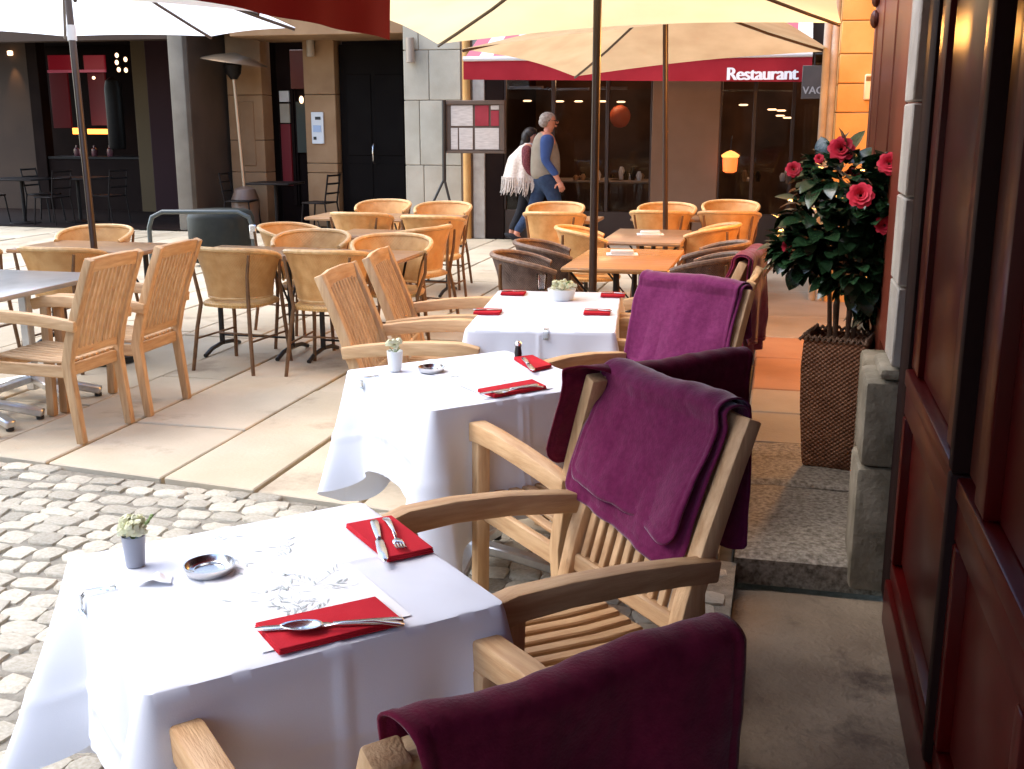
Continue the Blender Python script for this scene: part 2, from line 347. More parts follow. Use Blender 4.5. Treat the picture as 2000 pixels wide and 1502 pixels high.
# cobbled lane
lane = thing('cobbled_lane', 'x', 'x'); del lane['label']; del lane['category']; struct(lane)
MB().add([(-9,-6,-0.016),(-0.10,-6,-0.016),(-0.10,4.1,-0.016),(-9,5.19,-0.016)], [(0,1,2,3)]).build('joint_bed', GRIT, lane, smooth=False)
cr = random.Random(11)
def cob_mesh(k):
    n = 9; pts = []
    for i in range(n):
        a = 2*math.pi*i/n + cr.uniform(-0.12,0.12); c, s = math.cos(a), math.sin(a)
        q = 1/max(abs(c), abs(s))**0.86; r = 0.5*q*cr.uniform(0.90,1.03); pts.append((r*c, r*s))
    vs = [(x,y,-0.6) for x,y in pts] + [(x,y,0.0) for x,y in pts] + [(x*0.955,y*0.955,0.17+cr.uniform(-.05,.03)) for x,y in pts] + [(x*0.74,y*0.74,0.22+cr.uniform(-.06,.06)) for x,y in pts] + [(0,0,0.22+cr.uniform(-.04,.04))]
    fs = []
    for l in range(3):
        for i in range(n): j = (i+1)%n; fs.append((l*n+i,l*n+j,(l+1)*n+j,(l+1)*n+i))
    for i in range(n): fs.append((3*n+i,3*n+(i+1)%n,4*n))
    return MB().add(vs, fs)
variants = [cob_mesh(k) for k in range(12)]
vmesh = [v.mesh('cobble', COB, ang=50) for v in variants]
cobs = []; row = 0; y = -1.0
while y < 5.3:
    h = cr.uniform(0.09,0.125); x = -6.6 + cr.random()*0.1
    while x < -0.10:
        wd = cr.uniform(0.095,0.175)
        cx, cy = x+wd/2, y+h/2 + 0.025*math.sin(x*3.1+row)
        if cy < edgeY(cx)-0.052 and cx < -0.10-wd/2:
            cobs.append((cx, cy, wd*0.99, h*0.99, cr.uniform(-0.14,0.14), cr.randrange(12), cr.uniform(-0.006,0.006)))
        x += wd
    y += h; row += 1
def seen(cx, cy):
    X, Y, d = proj((cx,cy,0))
    if d < 0.3 or X < -25 or X > 2025 or Y < 0 or Y > 1540: return 0
    if 90 < X < 1000 and Y > 1080 - 0.14*(X-90) and not (Y < 1040 and X > 870): return 0.2/d
    if X > 1000 and Y > 1150: return 0.1/d
    return 1.0/d
order = sorted(cobs, key=lambda c: -seen(c[0],c[1])*math.sqrt(c[2]*c[3]))
rest = MB()
for i, (cx,cy,wd,h,a,k,dz) in enumerate(order):
    if i < 298:
        o = link('cobble', vmesh[k], lane); o.location = (cx,cy,-0.02+dz); o.rotation_euler = (cr.uniform(-.05,.05),cr.uniform(-.05,.05),a); o.scale = (wd,h,0.075)
    else:
        ca, sa = math.cos(a), math.sin(a)
        rest.add([(cx+wd*p[0]*ca-h*p[1]*sa, cy+wd*p[0]*sa+h*p[1]*ca, -0.02+dz+p[2]*0.075) for p in variants[k].v], variants[k].f)
stuff(rest.build('cobble_field', COB, lane, ang=50))
# stone walk along the shopfront
walk = thing('footpath', 'x', 'x'); del walk['label']; del walk['category']; struct(walk)
def slabz(x0,x1,y0,y1,z,m,b=0.012,n=1):
    mb = MB(); nx, ny = 16, int(20+30*max(0,y1-y0-1))
    if n:
        def fn(u,v):
            X = x0+(x1-x0)*u; Y = y0+(y1-y0)*v; e = min(u,1-u,v,1-v)
            return (X, Y, z + 0.012*noise.noise((X*3.1,Y*3.1,z*9)) - (0.02 if e < 1e-6 else 0) - 0.012*max(0,noise.noise((X*9,Y*9,3.3))))
        mb.grid(fn, nx, ny); 
        mb.add([(x0,y0,z-.12),(x1,y0,z-.12),(x1,y0,z-.016),(x0,y0,z-.016)], [(0,1,2,3)])
        mb.add([(x0,y0,z-.12),(x0,y1,z-.12),(x0,y1,z-.016),(x0,y0,z-.016)], [(0,3,2,1)])
        return mb.build('slab', m, walk)
    return mb.box(x0,x1,y0,y1,z-0.10,z).build('slab', m, walk, bev=b)
slabz(-0.10,0.50,-2.5,4.03,-0.075,PATH)
slabz(-0.11,0.62,4.10,5.02,0.022,GRAVEL); slabz(-0.12,0.62,5.03,5.72,0.022,GRAVEL)
slabz(-0.13,0.62,5.73,6.35,0.012,PLAIN,n=0); slabz(-0.13,0.66,6.36,6.93,0.012,PLAIN,n=0); slabz(-0.13,0.66,6.94,7.90,0.012,GLOWSLAB,n=0); slabz(-0.14,0.66,7.91,8.70,0.012,GLOWSLAB,n=0)  # the orange pair paints the assumed lamp's light pool on the floor
slabz(-0.14,0.75,8.71,9.7,0.012,PLAIN,n=0); slabz(-0.14,0.9,9.71,11.1,0.012,PLAIN,n=0); slabz(-0.14,1.2,11.11,12.68,0.012,PLAIN,n=0)
kerb = MB().box(-0.14,1.4,12.70,12.86,-0.1,0.10).build('kerb', PALEST, walk, bev=0.015)
slabz(-0.14,2.0,12.88,15.36,0.012,PLAIN,n=0)

# ---- far building (arcade, door, restaurant) facing the terrace along Y = 15.4
YB = 15.4
fb = thing('stone_building', 'grey stone building across the terrace with dark arcade, door and restaurant front', 'building')
def px_x(x, y, Y): return aty(x, y, Y).x
def px_z(x, y, Y): return aty(x, y, Y).z
def wallbox(name, m, x0, x1, z0, z1, y0=YB, y1=None, bev=0.008, par=None): 
    return MB().box(x0,x1,y0,y1 if y1 else y0+0.3,z0,z1).build(name, m, par or fb, bev=bev, smooth=False)
# upper wall above the ground storey
wallbox('upper_wall', GREYST, -14.5, 3.5, 3.25, 8.0, YB, YB+0.35)
# grey wall piece of large ashlar blocks
xg0, xg1 = px_x(790,250,YB), px_x(901,250,YB); xm = px_x(820,250,YB)
zj = [0, px_z(840,323,YB), px_z(840,196,YB), 2.62, 3.24]
for i in range(4):
    xj = xm if i % 2 else xm + 0.05*(i+1)
    for a, b in ((xg0, xj), (xj, xg1)): wallbox('ashlar_block', GREYST, a+0.004, b-0.004, zj[i]+0.004, zj[i+1]-0.004, YB, YB+1.3)
MB().box(xg0+.02,xg1-.02,YB+.02,YB+1.25,0,3.24).build('wall_core', GRIT, fb, smooth=False)
# orange drainpipe and narrow pier between the grey wall and the restaurant
pp = MB().tube([(xg1+0.10,YB-0.07,0.0),(xg1+0.10,YB-0.07,3.2)],0.055,10).build('drainpipe', ORANST, fb)
wallbox('quoin', PALEST, px_x(925,300,YB), px_x(948,300,YB), 0, 3.24, YB-0.04, YB+0.3)
wallbox('pier', TANST, xg1+0.004, px_x(925,300,YB)-0.004, 0, 3.24, YB, YB+0.3)
wallbox('pilaster', DARKW, px_x(948,300,YB)+0.004, px_x(985,300,YB), 0, 3.24, YB-0.02, YB+0.3)
# recessed entry bay: tan stone piers, dark window, black door
YR = YB+1.1
def rp(x): return px_x(x,240,YR)
wallbox('lintel', WARMST, px_x(447,70,YB), xg0-0.004, px_z(600,68,YB), 3.24, YB+0.02, YR+0.3)
for x0, x1, nm in ((447,515,0),(596,657,1)):
    for z0, z1 in ((0,0.85),(0.85,1.35 if nm==0 else 1.0),(1.35 if nm==0 else 1.0,2.05),(2.05,3.0)):
        wallbox('ashlar_block', WARMST, rp(x0)+0.004, rp(x1)-0.004, z0+0.004, z1-0.004, YR, YR+0.35)
wallbox('stone_panel', WARMST, rp(468), rp(497), 0.95, 1.95, YR-0.02, YR+0.1)
dr = MB().box(rp(659),px_x(790,240,YR)+0.3,YR+0.14,YR+0.2,0,px_z(720,85,YR)).build('door', BLKDOOR, fb, bev=0.004)
for a,b,c,d in ((672,720,0.15,1.0),(728,783,0.15,1.0),(672,720,1.12,2.35),(728,783,1.12,2.35)):
    MB().box(rp(a),rp(b),YR+0.125,YR+0.14,c,d).build('door_panel', BLKDOOR, dr, bev=0.01)
MB().tube([(rp(724),YR+0.10,1.0),(rp(724),YR+0.06,1.05),(rp(724),YR+0.06,1.25),(rp(724),YR+0.10,1.3)],0.012,8).build('handle', STEEL, dr)
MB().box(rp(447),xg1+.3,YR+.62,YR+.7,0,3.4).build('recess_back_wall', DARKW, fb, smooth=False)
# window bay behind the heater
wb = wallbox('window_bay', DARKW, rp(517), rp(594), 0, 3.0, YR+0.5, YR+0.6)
for a,b,c,d,m in ((524,543,1.95,2.12,WALLP),(524,543,1.62,1.92,GREYST),(524,543,0.62,1.60,E_REDP),(556,592,1.15,1.95,mat('grey_green_panel',(0.05,0.052,0.035),None,rough=.6)),(553,556,0.3,2.6,DARKW),(545,551,0.3,2.6,DARKW)):
    MB().box(rp(a),rp(b),YR+0.44,YR+0.5,c,d).build('pane', m, wb, bev=0.003)
MB().ball((rp(571),YR+0.38,1.98),0.035,0.035,0.06).build('bulb', E_DIM, wb)
wallbox('red_transom', REDB, rp(550), rp(594), 2.15, 2.75, YR+0.40, YR+0.46)
# arcade pier with smooth corner
xp0, xp1 = px_x(336,240,YB), px_x(366,240,YB)
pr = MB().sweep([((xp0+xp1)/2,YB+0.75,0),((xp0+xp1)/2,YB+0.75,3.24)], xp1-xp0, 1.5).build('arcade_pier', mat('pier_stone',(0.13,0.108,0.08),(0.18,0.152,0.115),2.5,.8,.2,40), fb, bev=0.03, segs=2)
MB().box(xp1-0.01,xp1+0.012,YB+0.12,YB+1.45,0.0,3.24).build('pier_side', mat('pier_side_shade',(0.060,0.036,0.021),(0.085,0.052,0.031),2,.85),  fb, bev=0.004)  # thin dark sheet paints the arcade shade on the pier's side
# deep arcade on the left with the bar
YA = YB+3.2
def ap(x): return px_x(x,200,YA)
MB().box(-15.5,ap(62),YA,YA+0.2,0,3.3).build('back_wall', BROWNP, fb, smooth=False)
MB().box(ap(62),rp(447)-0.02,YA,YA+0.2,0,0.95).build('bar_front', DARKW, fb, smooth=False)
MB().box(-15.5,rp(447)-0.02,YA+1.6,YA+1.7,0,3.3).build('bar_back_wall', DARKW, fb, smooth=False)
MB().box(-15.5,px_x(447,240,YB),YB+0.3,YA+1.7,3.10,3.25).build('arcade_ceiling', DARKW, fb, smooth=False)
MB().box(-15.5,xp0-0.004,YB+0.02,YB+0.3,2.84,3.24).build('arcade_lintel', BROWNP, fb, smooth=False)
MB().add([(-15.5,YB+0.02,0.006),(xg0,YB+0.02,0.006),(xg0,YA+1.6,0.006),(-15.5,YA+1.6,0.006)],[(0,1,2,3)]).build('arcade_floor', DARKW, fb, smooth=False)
MB().box(ap(268),ap(302),YA-0.1,YA+0.1,0,3.1).build('bar_column', mat('amber_plaster',(0.07,0.04,0.012),None,rough=.8), fb, bev=0.01)
MB().box(ap(62),ap(84),YA-0.05,YA+0.2,0,3.1).build('bar_post', DARKW, fb, bev=0.01)
MB().box(ap(306),ap(345)+0.6,YA-0.3,YA-0.1,0,3.1).build('red_curtain', mat('dark_red_curtain',(0.02,0.002,0.003),None,rough=.9), fb, bev=0.02)
for x0,x1,y0,y1,dy,m,nm in ((92,143,108,136,.5,E_RED,'neon_panel'),(162,205,108,136,.5,E_RED,'neon_panel'),(92,205,137,141,.45,E_PINK,'neon_tube'),
                   (95,140,143,250,.9,E_REDP,'lit_panel'),(170,212,143,245,.9,E_REDP,'lit_panel'),(141,156,250,262,.5,E_ORANGE,'shelf_light'),(170,212,252,262,.5,E_ORANGE,'shelf_light')):
    a = aty(x0,y0,YA+dy); b = aty(x1,y1,YA+dy)
    MB().box(a.x,b.x,YA+dy,YA+dy+0.05,b.z,a.z).build(nm, m, fb, bev=0.004)
cm = MB(); a = aty(222,190,YA+.3)
cm.lathe([(0.14,-0.95),(0.16,-0.9),(0.16,0.15),(0.13,0.3),(0.05,0.36)], (a.x,YA+.3,a.z), 16); cm.build('coffee_urn', DARKM, fb)
for x, y in ((228,108),(228,122),(245,116),(232,136),(246,137)):
    p = aty(x,y,YA+.25); MB().ball((p.x,YA+.25,p.z),0.035,0.03,0.045,10,6).build('bar_lamp', E_DIM, fb)
p = aty(183,152,YA+.3); MB().ball((p.x,YA+.3,p.z),0.03).build('bar_lamp', E_DIM, fb)
MB().box(ap(84),ap(300),YA-0.02,YA+0.5,0.95,1.0).build('bar_counter', DARKM, fb, bev=0.006)
for x, y in ((150,290),(160,296),(185,300),(215,296)):
    p = aty(x,y,YA+.2); MB().lathe([(0.05,-.08),(0.06,-.02),(0.055,.05),(0.02,.08),(0.018,.12)],(p.x,YA+.2,1.08),10).build('bar_bottle', mat('wine_glass_bottle',(0.10,0.03,0.035),None,rough=.2), fb)
# restaurant front: window, tan pillar, glazed door, dark interior
def wp(x): return px_x(x,300,YB)
MB().box(wp(1272),wp(1403),YB-0.02,YB+0.5,0,3.24).build('tan_pillar', TANST, fb, bev=0.01)
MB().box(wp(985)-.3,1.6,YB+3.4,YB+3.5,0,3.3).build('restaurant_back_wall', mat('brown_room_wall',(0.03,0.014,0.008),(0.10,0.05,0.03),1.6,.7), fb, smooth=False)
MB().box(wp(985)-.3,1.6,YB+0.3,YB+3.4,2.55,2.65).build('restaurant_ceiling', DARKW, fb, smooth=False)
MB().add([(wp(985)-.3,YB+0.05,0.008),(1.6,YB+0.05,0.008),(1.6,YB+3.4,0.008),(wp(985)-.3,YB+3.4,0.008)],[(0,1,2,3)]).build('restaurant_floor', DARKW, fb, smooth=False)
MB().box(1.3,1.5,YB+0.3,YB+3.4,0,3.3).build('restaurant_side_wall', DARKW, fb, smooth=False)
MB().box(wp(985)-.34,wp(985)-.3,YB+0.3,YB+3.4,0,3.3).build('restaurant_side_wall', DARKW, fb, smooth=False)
FRW = mat('dark_window_frame', (0.035,0.018,0.011), None, rough=0.4)
for x0, x1, mull in ((985,1272,(1080,1185)),(1403,1625,(1470,1545))):
    wn = MB().box(wp(x0),wp(x1),YB,YB+0.07,0,0.42).build('window', FRW, fb, bev=0.008)
    MB().box(wp(x0),wp(x1),YB+0.001,YB+0.07,2.5,3.24).build('transom', FRW, wn, bev=0.008)
    ed = [x0]+list(mull)+[x1]
    for xx in ed: MB().box(wp(xx)-0.025,wp(xx)+0.025,YB-0.004,YB+0.06,0.42,2.5).build('mullion', FRW, wn, bev=0.005)
    for a, b in zip(ed[:-1], ed[1:]): MB().add([(wp(a)+.02,YB+.03,.42),(wp(b)-.02,YB+.03,.42),(wp(b)-.02,YB+.03,2.5),(wp(a)+.02,YB+.03,2.5)],[(0,1,2,3)]).build('pane', GLASSP, wn, smooth=False)
for x, y, d in ((1030,197,1.2),(1093,198,1.2),(1130,198,1.6),(1176,198,1.2),(1213,199,1.5),(1452,205,1.3),(1508,214,1.6),(1526,216,1.6),(1524,226,2.0),(1538,230,2.2)):
    p = aty(x,y,YB+d); MB().lathe([(0.05,-.012),(0.07,0.0),(0.05,.012)],(p.x,YB+d,p.z),12).build('ceiling_spot', E_DIM, fb)
for x0, x1, y in ((985,1060,171),(1075,1150,174),(1170,1225,172)):
    a = aty(x0,y,YB+.9); b = aty(x1,y,YB+.9); MB().box(a.x,b.x,YB+.9,YB+.95,a.z-.025,a.z+.02).build('ceiling_rail', mat('dull_rail',(0.3,0.24,0.2),None,rough=.3), fb, bev=0.004)
il = bpy.data.lights.new('room_light','POINT'); il.energy = 7; il.color = (1.0,.55,.28); il.shadow_soft_size = .2
for lx in (-2.9,-0.2):
    ilo = bpy.data.objects.new('room_light', il); COL.objects.link(ilo); ilo.location = (lx,YB+1.5,2.4); ilo.parent = fb
for k in range(26):      # glasses, bottles and folded napkins on the tables inside
    xx = rnd.uniform(wp(1090),wp(1262)) if k < 17 else rnd.uniform(wp(1430),wp(1600)); yy = YB+rnd.uniform(.9,1.9); hh = rnd.uniform(.05,.2)
    MB().lathe([(.03,0),(.045,hh*.6),(.02,hh)],(xx,yy,.79),8).build('table_glass', PAPER if k%3==0 else DARKM if k%3==1 else TOPW, fb)
p = aty(1211,228,YB+1.6); MB().lathe([(0.03,-.16),(0.09,-.14),(0.13,-.09),(0.155,-.03),(0.16,.03),(0.14,.09),(0.10,.14),(0.03,.17)],(p.x,YB+1.6,p.z),22).build('orange_lamp_shade', emit('dim_orange_shade',(0.40,0.08,0.03),0.02), fb, ang=85)
for k, x in enumerate((1120,1180,1245)):     # tables laid inside
    p = aty(x,300,YB+1.3); MB().lathe([(0.40,-.02),(0.42,0.0),(0.40,.015)],(p.x,YB+1.3,0.78),20).build('inner_table', mat('white_inner_cloth_%d'%k,(0.30,0.25,0.22),None,rough=.8), fb)
p = aty(1426,318,YB-0.25)
lt = thing('lantern', 'glowing orange lantern hanging beside the tan pillar of the restaurant', 'lantern', (p.x,YB-0.25,p.z))
MB().lathe([(0.05,-.13),(0.09,-.11),(0.10,.05),(0.09,.07)],(0,0,0),12).build('glow_body', E_LANT, lt)
MB().lathe([(0.11,.07),(0.12,.10),(0.06,.14),(0.01,.16)],(0,0,0),12).build('cap', emit('amber_cap',(1.0,0.35,0.08),0.45), lt)
MB().tube([(0,0,.15),(0,0.1,.3),(0,0.25,.34)],0.008,6).build('bracket', BLACK, lt)

oh = thing('plaster_house', 'warm plaster house front across the square, mirrored in the window glass', 'house')
MB().box(-18.0,5.0,-14.6,-14.0,0,4.6).build('wall', TANST, oh, smooth=False)
for i in range(6):
    for z in (0.9,2.8): MB().box(-14.5+2.9*i,-13.3+2.9*i,-13.99,-13.95,z,z+1.6).build('window', DARKW, oh, bev=.01)
ol = thing('side_house', 'warm plaster house along the left side of the square', 'house')
MB().box(-12.6,-12.0,-9.0,8.2,0,6.4).build('wall', TANST, ol, smooth=False)
for i in range(5):
    for z in (0.9,3.9): MB().box(-11.99,-11.95,-7.4+3.1*i,-6.2+3.1*i,z,z+1.8).build('window', DARKW, ol, bev=.01)
# ---- right hand side: red shopfront, stone jamb, brown timber front, ochre pier
XF = 0.433
shop = thing('shopfront', 'glossy oxblood red timber shopfront with tall panels along the right', 'shopfront')
def pil(y0,y1,z0,z1,dx,m,name,bev=0.006): return MB().box(XF-dx,XF+0.18,y0,y1,z0,z1).build(name, m, shop, bev=bev, segs=2)
pil(-4.0,4.03,3.05,3.6,0.10,REDP,'fascia')
MB().box(XF+0.06,XF+0.16,-4.0,4.02,-0.04,3.05).build('backing', DARKW, shop, smooth=False)
DPOST = mat('dark_post_paint',(0.014,0.005,0.004),None,rough=.6,spec=.08)
pil(3.80,4.035,-0.05,3.05,0.0,DPOST,'corner_post',0.012)
pil(-4.0,3.795,-0.06,0.10,0.015,REDP,'plinth_board')
for (a,b,dx,m,n) in ((3.62,3.79,-0.012,REDP,'moulding'),(2.90,3.61,-0.03,REDP,'panel'),
                     (2.78,2.89,-0.006,REDP,'moulding'),(2.68,2.77,-0.02,BRNP,'varnished_strip'),(2.62,2.67,0.018,DPOST,'black_bar'),(2.42,2.61,-0.02,BRNP,'varnished_strip'),
                     (2.30,2.41,0.0,REDP,'moulding'),(1.80,2.29,-0.03,REDP,'panel')):
    pil(a,b,0.86,3.045,dx,m,n)
pil(2.62,2.67,0.105,0.855,0.018,DPOST,'black_bar')
for (a,b) in ((2.68,3.79),(1.80,2.61)):
    pil(a,b,0.80,0.855,0.006,REDP,'sill'); pil(a,b,0.105,0.17,0.0,REDP,'rail'); pil(a,b,0.70,0.795,0.0,REDP,'rail'); 
    pil(a+0.06,b-0.06,0.175,0.695,-0.025,REDP,'panel',0.02)
    pil(a,a+0.055,0.175,0.695,0.002,REDP,'stile'); pil(b-0.055,b,0.175,0.695,0.002,REDP,'stile')
pil(-4.0,1.79,0.105,3.045,-0.02,REDP,'long_panel')
# pale stone jamb with joints, and plinth
jamb = thing('stone_jamb', 'pale weathered stone jamb and plinth where the red shopfront ends', 'stone jamb')
zz = [0.80,1.09,1.40,1.72,2.1,2.5,3.0,3.6]
for z0, z1 in zip(zz[:-1], zz[1:]):
    MB().box(0.406+0.004*noise.noise((z0*7,0,0)),0.60,4.045,4.33,z0+0.003,z1-0.003).build('stone', PALEST, jamb, bev=0.006)
PLIN = mat('weathered_plinth_stone', (0.11,0.09,0.055), (0.24,0.205,0.145), 7, 0.8, 0.7, 40, var=0.06, wear=((0.12,0.095,0.06), 4, 0.6))
def plfn(x0,x1,y0,y1,z0,z1):
    mb = MB().box(x0,x1,y0,y1,z0,z1); me = mb.mesh('stone', PLIN, bev=0.02, segs=2)
    return link('stone', me, jamb)
plfn(0.315,0.60,4.04,4.36,-0.06,0.42); plfn(0.325,0.60,4.045,4.36,0.425,0.745); plfn(0.37,0.60,4.05,4.36,0.75,0.795)
plfn(0.36,0.60,4.37,4.9,-0.02,0.70); plfn(0.40,0.60,4.91,6.6,-0.02,0.6)
brn = thing('timber_front', 'red brown timber shop wall behind the flowering camellia', 'timber wall')
for i in range(6):
    y0 = 4.35+i*0.375; MB().box(0.455-0.006*(i%2),0.62,y0+0.003,y0+0.372,0.60 if y0>4.9 else 0.71,3.6).build('plank', REDB, brn, bev=0.008)
MB().box(0.44,0.60,6.605,6.72,0,3.6).build('corner_post', REDB, brn, bev=0.012)
for i in range(7):    # carved scroll on the edge post
    z = 2.2+0.11*i; MB().ball((0.435,6.64,z),0.028,0.05,0.05,10,6).build('carved_scroll', BRNP, brn)
# assumed lit doorway past the timber front: its assumed, unseen lamp adds to the glow painted in stone and floor
dw = thing('assumed_doorway', 'assumed open warm lit doorway in the facade behind the camellia planter', 'doorway')
MB().box(1.75,1.85,6.72,10.4,0,3.3).build('back_wall', ORANST, dw, smooth=False)
MB().box(0.62,1.75,6.62,6.72,0,3.3).build('side_wall', ORANST, dw, smooth=False)
MB().box(0.46,1.85,6.725,10.4,2.9,3.3).build('lintel', REDB, dw, smooth=False)
MB().add([(0.66,6.73,0.016),(1.75,6.73,0.016),(1.75,10.4,0.016),(0.66,10.4,0.016)],[(0,1,2,3)]).build('threshold', GLOWSLAB, dw, smooth=False)
lmp = thing('assumed_lantern', 'assumed warm lit lantern under the doorway lintel behind the brown timber front', 'lantern', (0.72,8.2,2.45))  # lamp out of view, assumed from the warm glow on pier and floor
MB().lathe([(0.02,-.16),(0.09,-.13),(0.10,.08),(0.03,.12)],(0,0,0),12).build('glow_body', E_WARM, lmp)
MB().lathe([(0.11,.085),(0.12,.11),(0.03,.18),(0.012,.45)],(0,0,0),12).build('cap', BLACK, lmp)
pl = bpy.data.lights.new('assumed_lantern_light','POINT'); pl.energy = 55; pl.color = (1.0,0.43,0.10); pl.shadow_soft_size = 0.12
plo = bpy.data.objects.new('assumed_lantern_light', pl); COL.objects.link(plo); plo.parent = lmp; plo.location = (-0.16,0,-0.2)
# ashlar pier with the warm glow put into its ochre colour, pale pipes, and the house behind it
pier = thing('ochre_pier', 'ashlar corner pier in glow tinted ochre at the end of the lane', 'stone pier')
YP = 10.6; a0 = aty(1641,100,YP).x; a1 = aty(1712,100,YP).x+0.25
zs = [0,.34,.66,1.0,1.35,aty(1660,220,YP).z,aty(1660,163,YP).z,aty(1660,105,YP).z,aty(1660,40,YP).z,3.0,3.4]
for i,(z0,z1) in enumerate(zip(zs[:-1], zs[1:])):
    MB().box(a0,a1,YP,YP+0.5,z0+.003,z1-.003).build('ashlar_block', ORANST, pier, bev=0.008)
for x, m in ((1612,PALEST),(1627,PALEST)):
    q = aty(x,150,YP+0.05); MB().tube([(q.x,YP+0.05,0.01),(q.x,YP+0.05,3.4)],0.036,10).build('pale_pipe', m, pier)
bx = thing('doorbell_box', 'small cream box fixed on the ochre stone pier', 'wall box', (aty(1697,170,YP-0.05).x,YP-0.03,aty(1697,170,YP).z))
MB().box(-.038,.038,-.03,.028,-.11,.11).build('case', mat('cream_case',(0.70,0.58,0.44),None,rough=.5), bx, bev=0.008); MB().box(-.03,.03,-.034,-.0305,.05,.09).build('slot', BRNP, bx, bev=0.002)
hs = thing('end_house', 'plastered house wall behind the ochre pier', 'house')
MB().box(0.75,3.4,YP+0.55,YB-0.05,0,7.5).build('wall', TANST, hs, smooth=False)
MB().box(0.60,3.0,6.73,YP-0.02,3.35,7.0).build('upper_wall', TANST, hs, smooth=False)
MB().box(0.60,3.0,-4.0,6.70,3.62,7.0).build('upper_wall', TANST, hs, smooth=False)

# ---- near red awning with its valance edge along the terrace
aw = thing('red_awning', 'deep red canvas awning with straight valance over the front tables', 'awning')
AX, AY1, AY0, AZ = -1.44, 4.04, -0.9, 1.95
def awnfn(u, v): return (0.40+(AX-0.40)*u, AY0+(AY1-AY0)*v, 2.95+(AZ+0.30-2.95)*u - 0.05*math.sin(math.pi*u) - 0.012*math.sin(v*math.pi*9)**2*math.sin(math.pi*u))
MB().grid(awnfn, 14, 50).build('canopy', AWN, aw)
MB().grid(lambda u,v: (AX+0.012*math.sin(u*61)*v, AY0+(AY1-AY0)*u, AZ+0.30-0.30*v), 120, 6).build('valance', AWN, aw)
MB().tube([(AX,AY0,AZ+0.30),(AX,AY1,AZ+0.30)],0.02,8).build('front_bar', UPOLE, aw)
for yy in (-0.8, 1.5, 3.85): MB().tube([(0.40,yy,2.80),(-0.6,yy,2.48),(AX+.03,yy,AZ+0.28)],0.018,8).build('arm', UPOLE, aw)

# ---- far restaurant awning: striped slope, crimson valance, lettering
fa = thing('striped_awning', 'red and white striped restaurant awning with crimson lettered valance', 'awning')
va, vb = aty(905,118,13.6), aty(1586,128,13.6); zt, zb = 2.385, 2.15
n = 24; dx = (vb.x-va.x)/n
for i in range(n):
    xa, xb = va.x+dx*i, va.x+dx*(i+1)
    MB().add([(xa,13.6,zt),(xb,13.6,zt),(xb,YB-0.02,3.15),(xa,YB-0.02,3.15)],[(0,1,2,3)]).build('stripe', AWNPK if i%2==0 else AWNW, fa, smooth=False)
MB().grid(lambda u,v: (va.x+(vb.x-va.x)*u, 13.6-0.004+0.01*math.sin(u*40)*v, zt-(zt-zb+0.06*u)*v), 60, 4).build('valance', AWNF, fa)
MB().tube([(va.x,13.6,zt+0.01),(vb.x,13.6,zt+0.01)],0.03,8).build('front_bar', AWNW, fa)
fc = bpy.data.curves.new('lettering','FONT'); fc.body = 'Restaurant'; fc.size = 0.20; fc.extrude = 0.0; fc.align_x = 'CENTER'; fc.align_y = 'CENTER'; fc.space_character = 0.93
def textmesh(cv, par, bold=0.009):
    tmp = bpy.data.objects.new('tmp', cv); COL.objects.link(tmp); bpy.context.view_layer.update()
    me = bpy.data.meshes.new_from_object(tmp.evaluated_get(bpy.context.evaluated_depsgraph_get())); bpy.data.objects.remove(tmp); mb = MB()
    for k in range(5): mb.add([(v.co.x+(k-2)*bold*0.5, v.co.y+(k%2)*bold*0.3, v.co.z+k*0.0004) for v in me.vertices], [tuple(f.vertices) for f in me.polygons])
    return mb.build('lettering', cv.materials[0], par, smooth=False)
fc.materials.append(LETTER); fo = textmesh(fc, fa); c0 = aty(1488,145,13.55); fo.location = (c0.x,13.58,c0.z); fo.rotation_euler = (R(90),0,0)
sb = thing('hanging_sign', 'dark grey square sign with pale capital letters beside the lettered valance', 'sign')
b0, b1 = aty(1568,128,13.3), aty(1610,193,13.3)
MB().box(b0.x,b1.x,13.3,13.33,b1.z,b0.z).build('board', GREYP, sb, bev=0.004)
MB().tube([((b0.x+b1.x)/2,13.31,b0.z),((b0.x+b1.x)/2,13.31,b0.z+.12),(0.62,13.31,b0.z+.14)],0.01,6).build('bracket', BLACK, sb)
f2 = bpy.data.curves.new('lettering','FONT'); f2.body = 'VAG'; f2.size = 0.115; f2.extrude = 0.0; f2.align_x = 'CENTER'; f2.align_y = 'CENTER'; f2.materials.append(CHALK)
fo2 = textmesh(f2, sb, 0.003); c1 = aty(1590,177,13.29); fo2.location = (c1.x-.01,13.297,c1.z); fo2.rotation_euler = (R(90),0,0)

